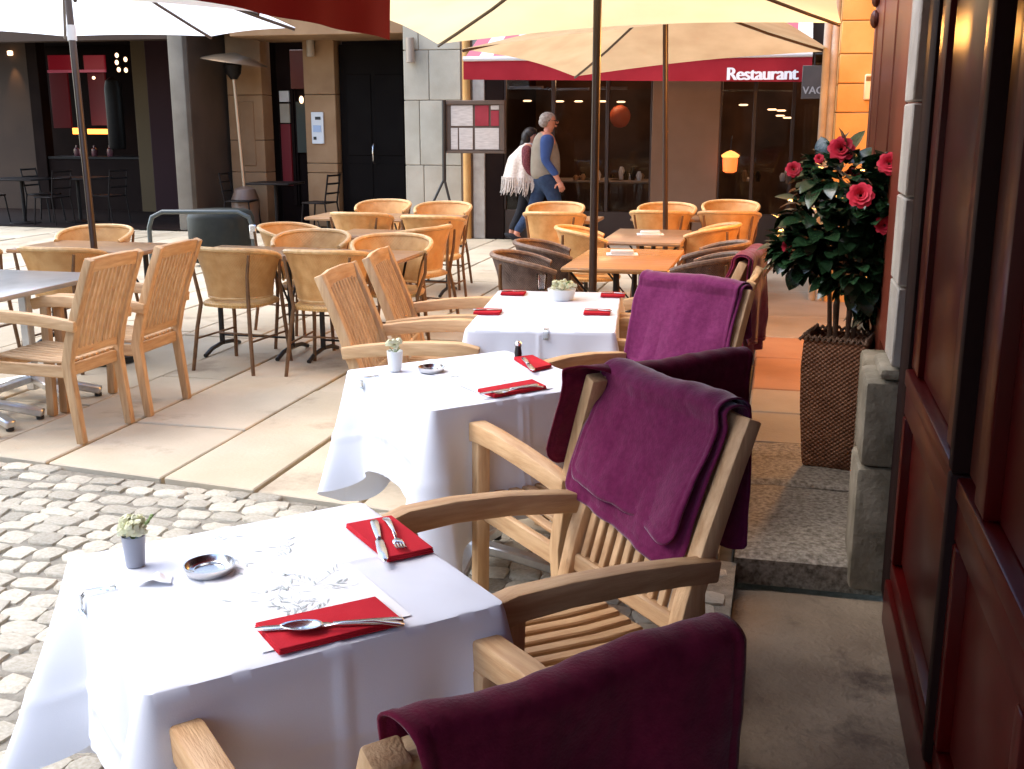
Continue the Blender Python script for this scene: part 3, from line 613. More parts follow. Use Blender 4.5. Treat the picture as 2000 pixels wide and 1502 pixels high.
# ================================================================== UMBRELLAS
def cw(lat, dep, z): return Vector((lat*math.cos(YAW)-dep*math.sin(YAW), lat*math.sin(YAW)+dep*math.cos(YAW), z))
def umbrella(label, base, top, cor, m, pole_r=0.024, collar=False, sag=0.05):
    """parasol: one canopy panel per side (sagging between ribs), hub, ribs with struts, pole, base plate"""
    o_ = Vector((base[0],base[1],0)); u = thing('parasol', label, 'parasol', o_, 0, 'parasols over the terrace')
    top = Vector(top)-o_; cor = [Vector(c)-o_ for c in cor]; n = len(cor); cn = MB(); zc = sum(c.z for c in cor)/n
    for k in range(n):
        a, b = cor[k], cor[(k+1)%n]
        def fn(uu, vv):
            p = top.lerp(a.lerp(b, uu), vv); inw = sag*1.1*vv*math.sin(math.pi*uu)
            p = p + (Vector((top.x,top.y,0))-Vector((p.x,p.y,0)))*inw
            p.z += sag*vv*math.sin(math.pi*uu) - 0.03*math.sin(math.pi*vv)*(1-0.5*math.sin(math.pi*uu))
            return tuple(p)
        cn.grid(fn, 12, 10)
    cn.build('canopy', m, u)
    hub = top*((zc+0.30)/top.z) if zc+0.30 < top.z else top-Vector((0,0,.06))
    for c in cor:
        pts = [top.lerp(c, t)+Vector((0,0,-0.03*math.sin(math.pi*t)-0.016)) for t in (0.04,0.3,0.6,0.85,0.995)]
        rb = MB().tube(pts, 0.012, 6).build('rib', UPOLE, u)
    MB().tube([(0,0,0.03),tuple(top+Vector((0,0,.05)))], pole_r, 12).build('pole', UPOLE, u)
    MB().lathe([(0.03,-.05),(0.042,-.04),(0.042,.04),(0.03,.05)],tuple(hub),12).build('hub', UPOLE, u)
    MB().lathe([(0.26,0.0),(0.26,0.04),(0.05,0.06),(0.04,0.16)],(0,0,0.005),20).build('base_plate', BLACK, u)
    if collar:
        q = top*0.775; MB().tube([tuple(q*0.975),tuple(q*1.02)],0.032,12).build('collar', WALLP, u)
    return u
h2 = 1.38; bx2, by2 = -1.08, 6.47
umbrella('cream yellow parasol on a bronze pole at the end of the farthest white table', (bx2,by2), (bx2,by2,2.74),
         [(bx2-h2,by2-h2,2.22),(bx2+h2,by2-h2,2.26),(bx2+h2,by2+h2,2.28),(bx2-h2,by2+h2,2.19)], ECRU)
umbrella('tan parasol on the farther bronze pole in front of the lettered awning', (-1.0,10.03), cw(1.30,9.85,2.72),
         [cw(1.86,8.2,2.38),cw(2.9,10.4,2.27),cw(.63,11.5,2.09),cw(-.41,9.3,2.22)], ECRU2, sag=0.03)
pw = at(185,497,0.74); hub1 = cw(-3.06,7.98,2.90); R1 = 1.57
tl = 0.74/2.9; b1_ = Vector(((pw.x-tl*hub1.x)/(1-tl),(pw.y-tl*hub1.y)/(1-tl),0))
umbrella('white parasol with tilted dark pole above the bistro tables on the left', (b1_.x,b1_.y), hub1,
         [cw(-3.06+R1*math.cos(R(22.5+45*k)),7.98+R1*math.sin(R(22.5+45*k)),2.33) for k in range(8)], WHITEC, collar=True, sag=0.012)

# ================================================================== TEAK ARMCHAIR
def ystile(z):       # back line of the chair (local y) at height z
    if z < 0.42: return -0.275 + (z/0.42)*0.045
    return -0.23 - 0.19*((z-0.42)/0.56)**1.25
def teak_chair(label, group):
    t = thing('teak_armchair', label, 'chair', group=group)
    for s in (-1, 1):
        zsl = [0,0.2,0.42,0.55,0.7,0.85,0.98]
        MB().sweep([(s*0.245, ystile(z), z) for z in zsl], 0.050, [0.042,0.048,0.055,0.052,0.048,0.045,0.042]).build('back_leg', TEAKZ, t, bev=0.006, segs=2)
        MB().sweep([(s*0.278,0.255,0),(s*0.278,0.245,0.3),(s*0.280,0.235,0.638)],0.046,0.05).build('front_leg', TEAKZ, t, bev=0.006, segs=2)
        ap_ = [(s*0.282,0.315,0.648),(s*0.288,0.23,0.668),(s*0.290,0.10,0.672),(s*0.286,-0.06,0.664),(s*0.276,-0.20,0.648),(s*0.270,-0.315,0.632)]
        MB().sweep(ap_, [0.056,0.056,0.054,0.052,0.050,0.048], [0.062,0.066,0.062,0.060,0.058,0.056], (1,0,0)).build('armrest', TEAKY, t, bev=0.007, segs=2)
        MB().sweep([(s*0.276,0.215,0.395),(s*0.248,-0.215,0.385)],0.024,0.065).build('side_rail', TEAKY, t, bev=0.005)
    MB().box(-0.254,0.254,0.205,0.231,0.36,0.43).build('front_rail', TEAKX, t, bev=0.006)
    MB().box(-0.225,0.225,-0.243,-0.218,0.36,0.425).build('rear_rail', TEAKX, t, bev=0.006)
    yt = ystile(0.945); MB().sweep([(-0.223,yt,0.945),(-0.1,yt-0.012,0.952),(0.1,yt-0.012,0.952),(0.223,yt,0.945)],0.026,0.075,(0,1,0.25)).build('top_rail', TEAKX, t, bev=0.007, segs=2)
    yb = ystile(0.485); MB().sweep([(-0.222,yb,0.485),(0.222,yb,0.485)],0.026,0.05,(0,1,0.1)).build('lower_rail', TEAKX, t, bev=0.006)
    sl_ = MB().sweep([(0,ystile(z)-0.004,z) for z in (0.50,0.62,0.76,0.925)],0.026,0.018).mesh('back_slat', TEAKZ, bev=0.003)
    for i in range(10):
        o = link('back_slat', sl_, t); o.location.x = -0.198+0.044*i
    ss = MB().sweep([(0,0.255,0.437),(0,0.20,0.446),(0,0.05,0.437),(0,-0.10,0.430),(0,-0.225,0.432)],0.034,0.016).mesh('seat_slat', TEAKY, bev=0.004)
    for i in range(9):
        o = link('seat_slat', ss, t); o.location.x = -0.208+0.052*i
    return t
TG = 'teak armchairs with slatted backs'
chairs = {}
proto = teak_chair('x', TG); index_kids(proto)
first = [True]
def place_teak(key, label, pos, d, sc_=1.0, rx=0):
    o = proto if first[0] else copy_tree(proto); first[0] = False
    o.location = (pos[0],pos[1],pos[2] if len(pos)>2 else 0); o.rotation_euler = (0,0,facing(*d)); o['label'] = label; o.scale = (sc_,sc_,sc_); chairs[key] = o; return o
def seat_from_top(p, d, back=0.42):    # p: back-top centre, d: facing
    v = Vector((d[0],d[1],0)).normalized(); return (p[0]+v.x*back, p[1]+v.y*back)
s2 = math.sqrt(0.5)
def mid(a,b): return ((a.x+b.x)/2,(a.y+b.y)/2)
place_teak('C1','nearest teak armchair, its back turned to us under a dark wine blanket', (-0.527,1.492), (-0.724,0.690))
place_teak('C2','teak armchair with plum blanket over its slatted back facing the nearest white table', (-0.525,2.455), (-0.74,-0.67))
place_teak('C3','teak armchair on the near side of the middle white table under a dark plum blanket', (-0.560,3.372), (-0.66,0.75))
place_teak('C4','teak armchair with a bright mauve blanket hung down the front of its back', (-0.546,4.362), (-0.513,-0.858))
place_teak('R1','teak armchair hidden behind the mauve blanket at the right of the farthest white table', (-0.52,5.12,0), (-1,0.05))
place_teak('R2','teak armchair under a rose blanket beside the farthest white table', (-0.56,5.80,0), (-1,0.12))
place_teak('L1','teak armchair at the left of the farthest white table, nearer of that pair', (-1.615,4.87), (0.985,0.08))
place_teak('L2','teak armchair at the left of the farthest white table, farther of that pair', (-1.67,5.57), (0.985,0.15))
place_teak('A1','teak armchair by the grey metal table, the one cut by the left border', (-3.79,5.10), (-1,0.026))
place_teak('A2','teak armchair by the grey metal table, close behind the other one there', (-3.76,5.675), (-1,-0.007))

for k_ in ('A1','A2'): chairs[k_].scale = (0.87,1,1)
# ---- blankets draped over chair backs
def blanket(key, label, m, x0, x1, front, back, skew=0.0, bskew=0.0, second=0.0, seed=1, topz=0.985, x0b=None):
    ch = chairs[key]; r_ = random.Random(seed)
    o = thing('blanket', label, 'blanket', ch.location, ch.rotation_euler[2], 'fleece blankets on the chair backs')
    def sheet(off, fr, bk, xa, xb, sk, bs):
        f0, b0 = fr, bk; ph = r_.uniform(0,9)
        def fn(u, v):
            vt = f0/(f0+0.09+b0); q0 = min(1,max(0,(v-vt)/0.10)); xq = xa + ((x0b-xa)*q0 if x0b is not None else 0); x = xq + (xb-xq)*u
            f_ = fr + sk*(u-0.5) ; b_ = bk + bs*(u-0.5)
            # rounded corners at the front hem
            cr_ = 0.05; eu = min(u,1-u)*(xb-xa)
            if eu < cr_: f_ -= cr_ - math.sqrt(max(0, cr_*cr_-(cr_-eu)**2)); b_ -= 0.4*(cr_ - math.sqrt(max(0, cr_*cr_-(cr_-eu)**2)))
            L_ = f_ + 0.09 + b_; s = v*L_
            droop = 0.010*math.sin(u*7+ph)*1.0
            if s < f_:
                d = f_ - s; z = topz - d*0.95; y = ystile(max(min(z,topz-0.03),0.45)) + 0.036 + off + 0.006*math.sin(u*13+ph+v*5)*min(1,d*4)
                wv = 0.012*math.sin(u*9+ph*2)*min(1,d/0.25); y += max(wv, -0.006)
            elif s < f_+0.09:
                q = (s-f_)/0.09*math.pi; y0 = ystile(topz-0.03); y = y0 + math.cos(q)*(0.036+off); z = topz + math.sin(q)*(0.022+off*0.8) + droop*0.5
            else:
                d = s - f_ - 0.09; z = topz - d; y = ystile(topz-0.03) - 0.036 - off + 0.014*math.sin(u*11+ph)*min(1,d*3) - 0.01*d
            nz = noise.noise((x*6+seed, z*6, y*3)) * 0.012 + noise.noise((x*17+seed, z*15, y*9)) * 0.002
            eh = min(u*(xb-xa), (1-u)*(xb-xa), v*L_, (1-v)*L_); hem = 0.0025*math.exp(-((eh-0.010)/0.006)**2) - (0.002 if 0.017 < eh < 0.024 else 0)
            nz += hem*(1 if s < f_+0.045 else -1) + 0.006*(abs(noise.noise((x*5+z*4+seed,z*5-x*3,0.7)))-0.2) + 0.004*(abs(noise.noise((x*12-z*9+seed,z*10+x*6,2.7)))-0.2)
            return (x + 0.012*noise.noise((z*5+seed,u*2,1.0)), y+nz, z + (0.004*noise.noise((x*20,z*20,seed)) ))
        mb = MB().grid(fn, 80, 130); ob = mb.build('layer', m, o, ang=80)
        md = ob.modifiers.new('thick','SOLIDIFY'); md.thickness = 0.0045; md.offset = 0.0
        return ob
    sheet(0.0, front, back, x0, x1, skew, bskew)
    if second: sheet(0.014, front-second, back-second*0.6, x0+0.014, x1-0.012, skew*0.9, bskew)
    return o
blanket('C1','wine blanket spread over the nearest chair back, at the bottom of the view', WINE, -0.232, 0.268, 0.42, 0.62, 0.0, 0.0, 0.0, 3, x0b=-0.212)
blanket('C2','folded plum blanket hanging over the slatted back of the second chair from us', PLUM, -0.222, 0.315, 0.37, 0.36, -0.05, 0.0, 0.06, 5)
blanket('C3','dark plum blanket folded over the chair back behind the folded plum one', WINE, -0.33, 0.275, 0.30, 0.40, 0.0, 0.0, 0.0, 8, x0b=-0.205)
blanket('C4','bright mauve blanket with a dark right edge on the chair at the middle table', MAUVE, -0.25, 0.285, 0.42, 0.22, 0.0, 0.0, 0.05, 11)
blanket('R2','rose and purple blanket bunched on the farthest teak chair back', ROSE, -0.25, 0.29, 0.26, 0.50, 0.0, 0.06, 0.08, 14)

# ================================================================== WHITE TABLES
def dining_table(label, c, rot, wx, wy):
    t = thing('dining_table', label, 'table', (c[0],c[1],0), rot, 'tables under white cloths')
    MB().box(-wx/2+.006,wx/2-.006,-wy/2+.006,wy/2-.006,0.715,0.745).build('table_top', TEAKX, t, bev=0.006)
    cols = [(0,0)] if max(wx,wy) < 0.9 else [(0,-wy*0.25),(0,wy*0.25)]
    for cx, cy in cols:
        MB().box(cx-.035,cx+.035,cy-.035,cy+.035,0.05,0.715).build('column', ALU, t, bev=0.01)
        for a in (45,135,225,315):
            m_ = Matrix.Translation((cx,cy,0)) @ Matrix.Rotation(R(a),4,'Z')
            f_ = MB().sweep([m_ @ Vector(p) for p in ((0.03,0,0.10),(0.16,0,0.075),(0.34,0,0.035))],0.055,0.04,m_.to_3x3() @ Vector((0,1,0))).build('foot', ALU, t, bev=0.008)
            MB().lathe([(0.02,0),(0.02,0.018)],tuple(m_ @ Vector((0.33,0,0))),10).build('pad', BLACK, f_)
    return t
def tablecloth(label, c, rot, wx, wy, dx, dy, ecorn=0.13, seed=1, z=0.752, crease=True, flare=1.0):
    """white cloth: flat top, hanging sides with corner folds; dx: drop of the sides at +-x, dy: at +-y"""
    hx, hy, rc = wx/2+.004, wy/2+.004, 0.018
    P = []   # perimeter: (x,y,nx,ny,side drop,dist to corner)
    def seg(a, b, n, nrm, drop):
        L_ = (Vector(b)-Vector(a)).length
        for i in range(n):
            q = i/n; p = Vector(a).lerp(Vector(b), q); P.append((p.x,p.y,nrm[0],nrm[1],drop,min(q,1-q)*L_))
    def arc(cx, cy, a0, d0, d1):
        for i in range(8):
            a = a0 + R(90)*i/8; P.append((cx+rc*math.cos(a), cy+rc*math.sin(a), math.cos(a), math.sin(a), d0+(d1-d0)*i/8, 0.0))
    seg((hx,-hy+rc),(hx,hy-rc),80,(1,0),dx[1]); arc(hx-rc,hy-rc,0,dx[1],dy[1])
    seg((hx-rc,hy),(-hx+rc,hy),80,(0,1),dy[1]); arc(-hx+rc,hy-rc,R(90),dy[1],dx[0])
    seg((-hx,hy-rc),(-hx,-hy+rc),80,(-1,0),dx[0]); arc(-hx+rc,-hy+rc,R(180),dx[0],dy[0])
    seg((-hx+rc,-hy),(hx-rc,-hy),80,(0,-1),dy[0]); arc(hx-rc,-hy+rc,R(270),dy[0],dx[1])
    n = len(P); vs = []; fs = []; r_ = random.Random(seed); ph = r_.uniform(0,6)
    K = 34
    for k in range(K+1):
        t = k/K
        for i,(x,y,nx,ny,drop,dc) in enumerate(P):
            ex = ecorn*math.exp(-(dc/0.15)**2); D = drop+ex+0.008*noise.noise((i*0.07,seed,0))
            out = 0.004 + t*(0.012 + 0.012*noise.noise((x*4+seed,y*4,0.3)))*flare
            out += flare*(t**1.15)*(0.085*math.exp(-(dc/0.055)**2) - 0.022*math.exp(-((dc-0.12)/0.045)**2)) * min(1.0, drop/0.25)
            out += t*0.007*math.sin(i*0.125+ph)*min(1,dc/0.1)
            zz_ = z - 0.006 - (D-0.006)*t if k else z-0.001
            if k == 0: out = 0.0
            if crease and k: out += 0.006*math.exp(-((dc-0.32)/0.011)**2)*min(1,k/4) + 0.004*math.exp(-((t*drop-0.17)/0.010)**2) + t*t*0.010*math.sin(i*0.24+ph*2)*noise.noise((i*0.05,seed,2.0))
            vs.append((x+nx*out, y+ny*out, zz_))
    for k in range(K):
        for i in range(n):
            j = (i+1)%n; fs.append((k*n+i, (k+1)*n+i, (k+1)*n+j, k*n+j))
    prev = 0
    for s_ in (0.985,0.94,0.88,0.8,0.72,0.64,0.56,0.48,0.4,0.32,0.24,0.16,0.08):
        o0 = len(vs)
        for (x,y,nx,ny,drop,dc) in P:
            X, Y = x*s_, y*s_
            zc = z + 0.0022*noise.noise((X*9+seed,Y*9,0)) + 0.0012*noise.noise((X*26+seed,Y*26,4)) + (0.0035*math.exp(-(X/0.012)**2)+0.0035*math.exp(-(Y/0.012)**2) if crease else 0)
            vs.append((X,Y,zc))
        for i in range(n):
            j = (i+1)%n; fs.append((prev+i, prev+j, o0+j, o0+i))
        prev = o0
    vs.append((0,0,z)); fs += [(prev+i, prev+(i+1)%n, len(vs)-1) for i in range(n)]
    mb = MB(); mb.v = vs; mb.f = fs
    o = mb.build('tablecloth', LINEN, None, ang=60); o.location = (c[0],c[1],0); o.rotation_euler = (0,0,rot)
    return tag(o, label, 'tablecloth', 'white tablecloths')
TA, TB, TCc = (-0.962,1.912), (-1.06,3.755), (-1.09,5.27)
rA, rB, rC = R(45), R(45), R(7)
dining_table('nearest dining table under a white cloth, set with red napkins', TA, rA, 0.675, 0.675)
dining_table('middle dining table under a white cloth, behind the nearest one', TB, rB, 0.69, 0.69)
dining_table('farthest white dining table, the long one with four red napkins', TCc, rC, 0.66, 1.16)
tablecloth('white tablecloth on the nearest table with folds hanging at its left corner', TA, rA, 0.675, 0.675, (0.26,0.40), (0.40,0.38), 0.19, 2, flare=1.75)
tablecloth('white tablecloth on the middle table, its hem just above the slabs', TB, rB, 0.69, 0.69, (0.31,0.42), (0.42,0.42), 0.14, 4, flare=1.3)
tablecloth('white tablecloth with a short near drop on the farthest white table', TCc, rC, 0.66, 1.16, (0.30,0.28), (0.12,0.12), 0.10, 6)
ZT = 0.7545
def local(c, rot, x, y): return (c[0]+x*math.cos(rot)-y*math.sin(rot), c[1]+x*math.sin(rot)+y*math.cos(rot))

# ---- napkins and cutlery
def napkin(label, pts):
    """folded napkin: four corners on the table top, three plies"""
    o = thing('napkin', label, 'napkin', (0,0,0), 0, 'folded red napkins'); P4 = [Vector(p) for p in pts]
    c = sum(P4, Vector())/4
    for k, (s_, z0, z1) in enumerate(((1.0,0.001,0.0045),(0.992,0.005,0.0085),(0.985,0.009,0.0125))):
        q = [c+(p-c)*s_ for p in P4]
        MB().add([(p.x,p.y,ZT+z0) for p in q]+[(p.x,p.y,ZT+z1+0.001*(i%2)) for i,p in enumerate(q)], [(0,3,2,1),(4,5,6,7),(0,1,5,4),(1,2,6,5),(2,3,7,6),(3,0,4,7)]).build('fold', NAPKIN, o, bev=0.0012)
    return o
def cutlery(kind, label, p0, p1, z, group='cutlery on the napkins'):
    """p0: handle end, p1: tip (world xy)"""
    a, b = Vector((p0[0],p0[1],0)), Vector((p1[0],p1[1],0)); L_ = (b-a).length; d = (b-a).normalized()
    o = thing(kind, label, kind, (a.x,a.y,z), math.atan2(d.y,d.x), group)
    def strip(prof, arch, thick, name):
        mb = MB(); vs = []; fs = []
        for i,(t,wd) in enumerate(prof):
            zc = arch(t)
            vs += [(t*L_,-wd/2,zc),(t*L_,wd/2,zc),(t*L_,wd/2,zc+thick),(t*L_,-wd/2,zc+thick)]
        m_ = len(prof)
        fs = [(0,3,2,1),(4*m_-4,4*m_-3,4*m_-2,4*m_-1)]
        for i in range(m_-1):
            for k in range(4): k2 = (k+1)%4; fs.append((4*i+k,4*i+k2,4*i+4+k2,4*i+4+k))
        return mb.add(vs,fs).build(name, STEEL, o, bev=0.0006, ang=60)
    if kind == 'knife':
        strip([(0,.012),(.05,.019),(.2,.018),(.42,.013),(.47,.010)], lambda t: 0.002, 0.005, 'handle')
        strip([(.47,.010),(.52,.019),(.75,.021),(.93,.018),(1,.004)], lambda t: 0.003, 0.0018, 'blade')
    elif kind == 'fork':
        strip([(0,.010),(.05,.017),(.25,.013),(.5,.007),(.68,.006)], lambda t: 0.004+0.010*math.sin(math.pi*min(1,t/.7)), 0.0028, 'handle')
        strip([(.68,.006),(.73,.021),(.82,.024)], lambda t: 0.004+0.002*math.cos((t-.68)*10), 0.0022, 'neck')
        for k in range(4): 
            y = -0.0095+0.0063*k; MB().sweep([(0.815*L_,y,0.006),(0.91*L_,y,0.0045),(L_,y,0.010)],0.0034,0.002,(0,1,0)).build('tine', STEEL, o)
    else:
        strip([(0,.010),(.05,.018),(.25,.013),(.5,.008),(.66,.007)], lambda t: 0.004+0.010*math.sin(math.pi*min(1,t/.7)), 0.0028, 'handle')
        mb = MB()
        def bowl(u, v):
            a_ = u*2*math.pi; r_ = v
            return (L_*(0.83+0.175*r_*math.cos(a_)), 0.021*r_*math.sin(a_)*(1-0.15*math.cos(a_)), 0.0035+0.0075*r_*r_)
        ob = mb.grid(bowl, 24, 6).build('bowl', STEEL, o, ang=70); md = ob.modifiers.new('thick','SOLIDIFY'); md.thickness = 0.0015
    return o
def tp(x, y, z=ZT): p = at(x,y,z); return (p.x,p.y)
napkin('red napkin with spoon and knife along the near edge of the nearest table', [at(x,y,ZT) for x,y in ((497,1228),(545,1282),(790,1222),(735,1176))])
napkin('red napkin under gold lit cutlery at the far right corner of the nearest table', [at(x,y,ZT) for x,y in ((675,1032),(757,1100),(848,1080),(765,1016))])
cutlery('knife','knife with dark shining handle on the near edge napkin of the nearest table', tp(788,1212,ZT+.016), tp(492,1230,ZT+.016), ZT+.0135)
cutlery('spoon','spoon on the near edge napkin of the nearest table', tp(790,1224,ZT+.016), tp(548,1232,ZT+.016), ZT+.015)
cutlery('knife','knife lying across the far right napkin of the nearest table', tp(730,1018,ZT+.016), tp(752,1098,ZT+.016), ZT+.0135)
cutlery('fork','fork lying across the far right napkin of the nearest table', tp(752,1014,ZT+.016), tp(785,1076,ZT+.016), ZT+.0135)
napkin('red napkin on the near edge of the middle table', [at(x,y,ZT) for x,y in ((932,766),(965,778),(1068,760),(1040,747))])
napkin('red napkin at the far right corner of the middle table', [at(x,y,ZT) for x,y in ((1003,703),(1040,727),(1078,718),(1040,699))])
cutlery('knife','knife on the near edge napkin of the middle table', tp(1050,752,ZT+.016), tp(935,770,ZT+.016), ZT+.0135)
cutlery('fork','fork on the near edge napkin of the middle table', tp(1060,757,ZT+.016), tp(962,770,ZT+.016), ZT+.0135)
cutlery('knife','knife on the far right napkin of the middle table', tp(1022,700,ZT+.016), tp(1042,724,ZT+.016), ZT+.0135)
for (cx,cy,lab) in ((953,611,'red napkin at the near left of the farthest white table'),(1003,574,'red napkin at the far left of the farthest white table'),(1166,612,'red napkin at the near right of the farthest white table'),(1197,578,'red napkin at the far right of the farthest white table')):
    q = at(cx,cy,ZT); ca = [(-.085,-.055),(.085,-.055),(.085,.055),(-.085,.055)]
    napkin(lab, [Vector((*local((q.x,q.y),rC,a_*0.75,b_*1.1),ZT)) for a_,b_ in ca])
    w_ = lab.split(' at the ')[1]
    cutlery('knife','knife on the red napkin at the '+w_, local((q.x,q.y),rC,.07 if q.x>-1.1 else -.07,-.02), local((q.x,q.y),rC,-.07 if q.x>-1.1 else .07,.01), ZT+.0135)

# ---- printed paper runner on the two nearer tables
def runner(label, c, rot, x0, x1, y0, y1, seed):
    o = thing('paper_runner', label, 'paper runner', (c[0],c[1],ZT+.0006), rot)
    MB().grid(lambda u,v: (x0+(x1-x0)*u, y0+(y1-y0)*v, 0.0006*noise.noise((u*9,v*5,seed))), 16, 16).build('sheet', PAPER, o)
    r_ = random.Random(seed); mb = MB()
    def stroke(x, y, a, cv, L_, wmax):
        pts = []
        for i in range(9):
            pts.append((x,y,a)); x += math.cos(a)*L_/8; y += math.sin(a)*L_/8; a += cv*L_/8
        vs = []
        for i,(px_,py_,pa) in enumerate(pts):
            wv = wmax*math.sin(math.pi*(i+.4)/9); vs += [(px_-math.sin(pa)*wv,py_+math.cos(pa)*wv,.0012),(px_+math.sin(pa)*wv,py_-math.cos(pa)*wv,.0012)]
        if all(x0 < v[0] < x1 and y0 < v[1] < y1 for v in vs): mb.add(vs, [(2*i,2*i+1,2*i+3,2*i+2) for i in range(8)])
        return pts
    for k in range(8):
        sx = x0+(x1-x0)*r_.uniform(.25,.75); sy = y0+(y1-y0)*(.14+.72*k/7); a = r_.uniform(0,6.28)
        for q_ in range(3):
            st_ = stroke(sx, sy, a+q_*.5, r_.uniform(-9,9), r_.uniform(.07,.13), .0007)
            for n_ in range(2,9):
                for sg in (-1,1):
                    if r_.random() < .45: stroke(st_[n_][0], st_[n_][1], st_[n_][2]+sg*r_.uniform(.5,1.0), sg*-12, r_.uniform(.012,.030), r_.choice((.0006,.0012,.0022)))
    stuff(mb.build('leaf_print', PRINT, o, smooth=False))
    return o
runner('white paper runner with grey leaf drawings across the nearest table', TA, rA, -0.13, 0.16, -0.30, 0.30, 4)
runner('white paper runner with faint grey print across the middle table', TB, rB, -0.11, 0.15, -0.30, 0.30, 9)

# ---- flower pots, ashtrays, glasses, clips
def flower_pot(label, x, y, h, r, pm, seed, n=9, spray=True):
    q = at(x,y,ZT); o = thing('flower_pot', label, 'flower pot', (q.x,q.y,ZT+.0008), 0)
    MB().lathe([(r*.78,0),(r*.80,.004),(r,h),(r*.93,h),(r*.9,h*.9),(0.001,h*.88)],(0,0,0),24).build('pot', pm, o, ang=50)
    r_ = random.Random(seed)
    for k in range(n):
        a = r_.uniform(0,6.28); rr = r*r_.uniform(0,.95); z = h + r_.uniform(.008,.032)
        px_, py_ = rr*math.cos(a), rr*math.sin(a); hd = MB()
        for j in range(16):
            b = r_.uniform(0,6.28); e = r_.uniform(-.3,1.4); q3 = Vector((math.cos(b)*math.cos(e),math.sin(b)*math.cos(e),math.sin(e)))*.012
            s1 = q3.orthogonal().normalized()*.008; s2_ = q3.normalized().cross(s1); cc = Vector((px_,py_,z))+q3
            hd.add([cc-s1*.9, cc-s2_*.8+q3*.25, cc+s1*.9+q3*.3, cc+s2_*.8], [(0,1,2,3)])
        hd.ball((px_,py_,z),.010,.010,.009,8,5)
        hd.build('bloom', CREAM, o, ang=60)
    if spray:
        sp = MB()
        for k in range(7):
            a = r_.uniform(-.9,.9); l_ = r_.uniform(.025,.05); e = Vector((math.cos(a)*.5+.2,math.sin(a)*.8,1)).normalized()
            sp.tube([(0.008,0,h*.9),(0.01+e.x*l_*.5,e.y*l_*.5,h+e.z*l_*.5),(0.012+e.x*l_,e.y*l_,h+e.z*l_)],0.0008,4)
            sp.ball((0.012+e.x*l_,e.y*l_,h+e.z*l_),.004,.004,.004,6,4)
        sp.build('sprig', GREENS, o)
    for k in range(6):
        a = k*1.05; MB().tube([(0,0,h*.85),(r*.7*math.cos(a),r*.7*math.sin(a),h+.012)],0.0015,5).build('stem', GREENS, o)
    return o
flower_pot('grey blue cup of cream flowers at the left of the nearest table', 265,1104,0.066,0.0245,POT,3,22)
flower_pot('white pot of small cream flowers at the left of the middle table', 772,724,0.075,0.030,WPOT,5,8,False)
flower_pot('bushy white flower pot in the middle of the farthest white table', 1097,585,0.055,0.075,WPOT,7,34)
def ashtray(label, x, y, r):
    q = at(x,y,ZT); o = thing('ashtray', label, 'ashtray', (q.x,q.y,ZT+.001), 0)
    MB().lathe([(r*.80,0),(r*.92,.003),(r,.016),(r*1.0,.019),(r*.95,.019),(r*.86,.008),(r*.80,.005),(0.001,.0045)],(0,0,0),40).build('dish', STEEL, o, ang=50)
    MB().lathe([(r*.60,.0052),(r*.62,.009),(r*.58,.009),(r*.56,.0055)],(0,0,0),36).build('ring', STEEL, o, ang=50)
    return o
ashtray('round steel ashtray beside the grey cup on the nearest table', 410,1118,0.052)
ashtray('round steel ashtray on the middle table', 843,726,0.050)
def tumbler(label, x, y, r=0.032, h=0.085, z=ZT, flip=False):
    q = at(x,y,z); o = MB().lathe([(r*.75,0),(r*.8,.004),(r,h),(r*.95,h),(r*.75,.008),(0.001,.008)],(0,0,0),24).build('tumbler', TUMB, None, ang=50)
    o.location = (q.x,q.y,z+.001); return tag(o, label, 'glass')
tumbler('clear glass tumbler on the far part of the farthest white table', 1058,566)
q = at(305,1135,ZT); o = MB().grid(lambda u,v:(0.036*(u-.5)*2*(1-.3*v),0.022*(v-.5)*2, .004+.010*math.exp(-((u-.5)/.2)**2)*(1-v*.5)+.002*math.sin(u*9+v*4)),16,10).build('paper_tissue', PAPER, None)
o.location = (q.x,q.y,ZT); o.rotation_euler = (0,0,R(15)); tag(o,'crumpled white tissue lying between the grey cup and the ashtray','tissue')
q = at(1012,700,ZT); pm_ = thing('pepper_mill','small dark pepper mill at the far corner of the middle table','pepper mill',(q.x,q.y,ZT+.001))
MB().lathe([(0.014,0),(0.015,.02),(0.011,.045),(0.014,.05)],(0,0,0),14).build('body', BLACK, pm_); MB().lathe([(0.013,.051),(0.014,.06),(0.006,.068)],(0,0,0),14).build('cap', STEEL, pm_)
def clip(label, c, rot, x, y, nrm, z=0.753):
    p = local(c, rot, x, y); o = thing('cloth_clip', label, 'clip', (p[0],p[1],z), rot+nrm, 'clear tablecloth clips')
    MB().sweep([(-.055,0,.0045),(0.004,0,.0045),(.012,0,-.004),(.012,0,-.03),(.004,0,-.04),(-.03,0,-.036)],0.022,0.003,(0,1,0)).build('band', CLEAR, o, bev=.0005); 
    MB().tube([(.014,-.011,-.034),(.014,.011,-.034)],.004,8).build('roll', CLEAR, o)
    return o
clip('clear plastic clip on the left edge of the nearest white table', TA, rA, -0.342, 0.12, R(180))
clip('clear plastic clip on the left edge of the middle white table', TB, rB, -0.349, 0.18, R(180))
clip('clear plastic clip on the near edge of the farthest white table', TCc, rC, 0.03, -0.584, R(-90))

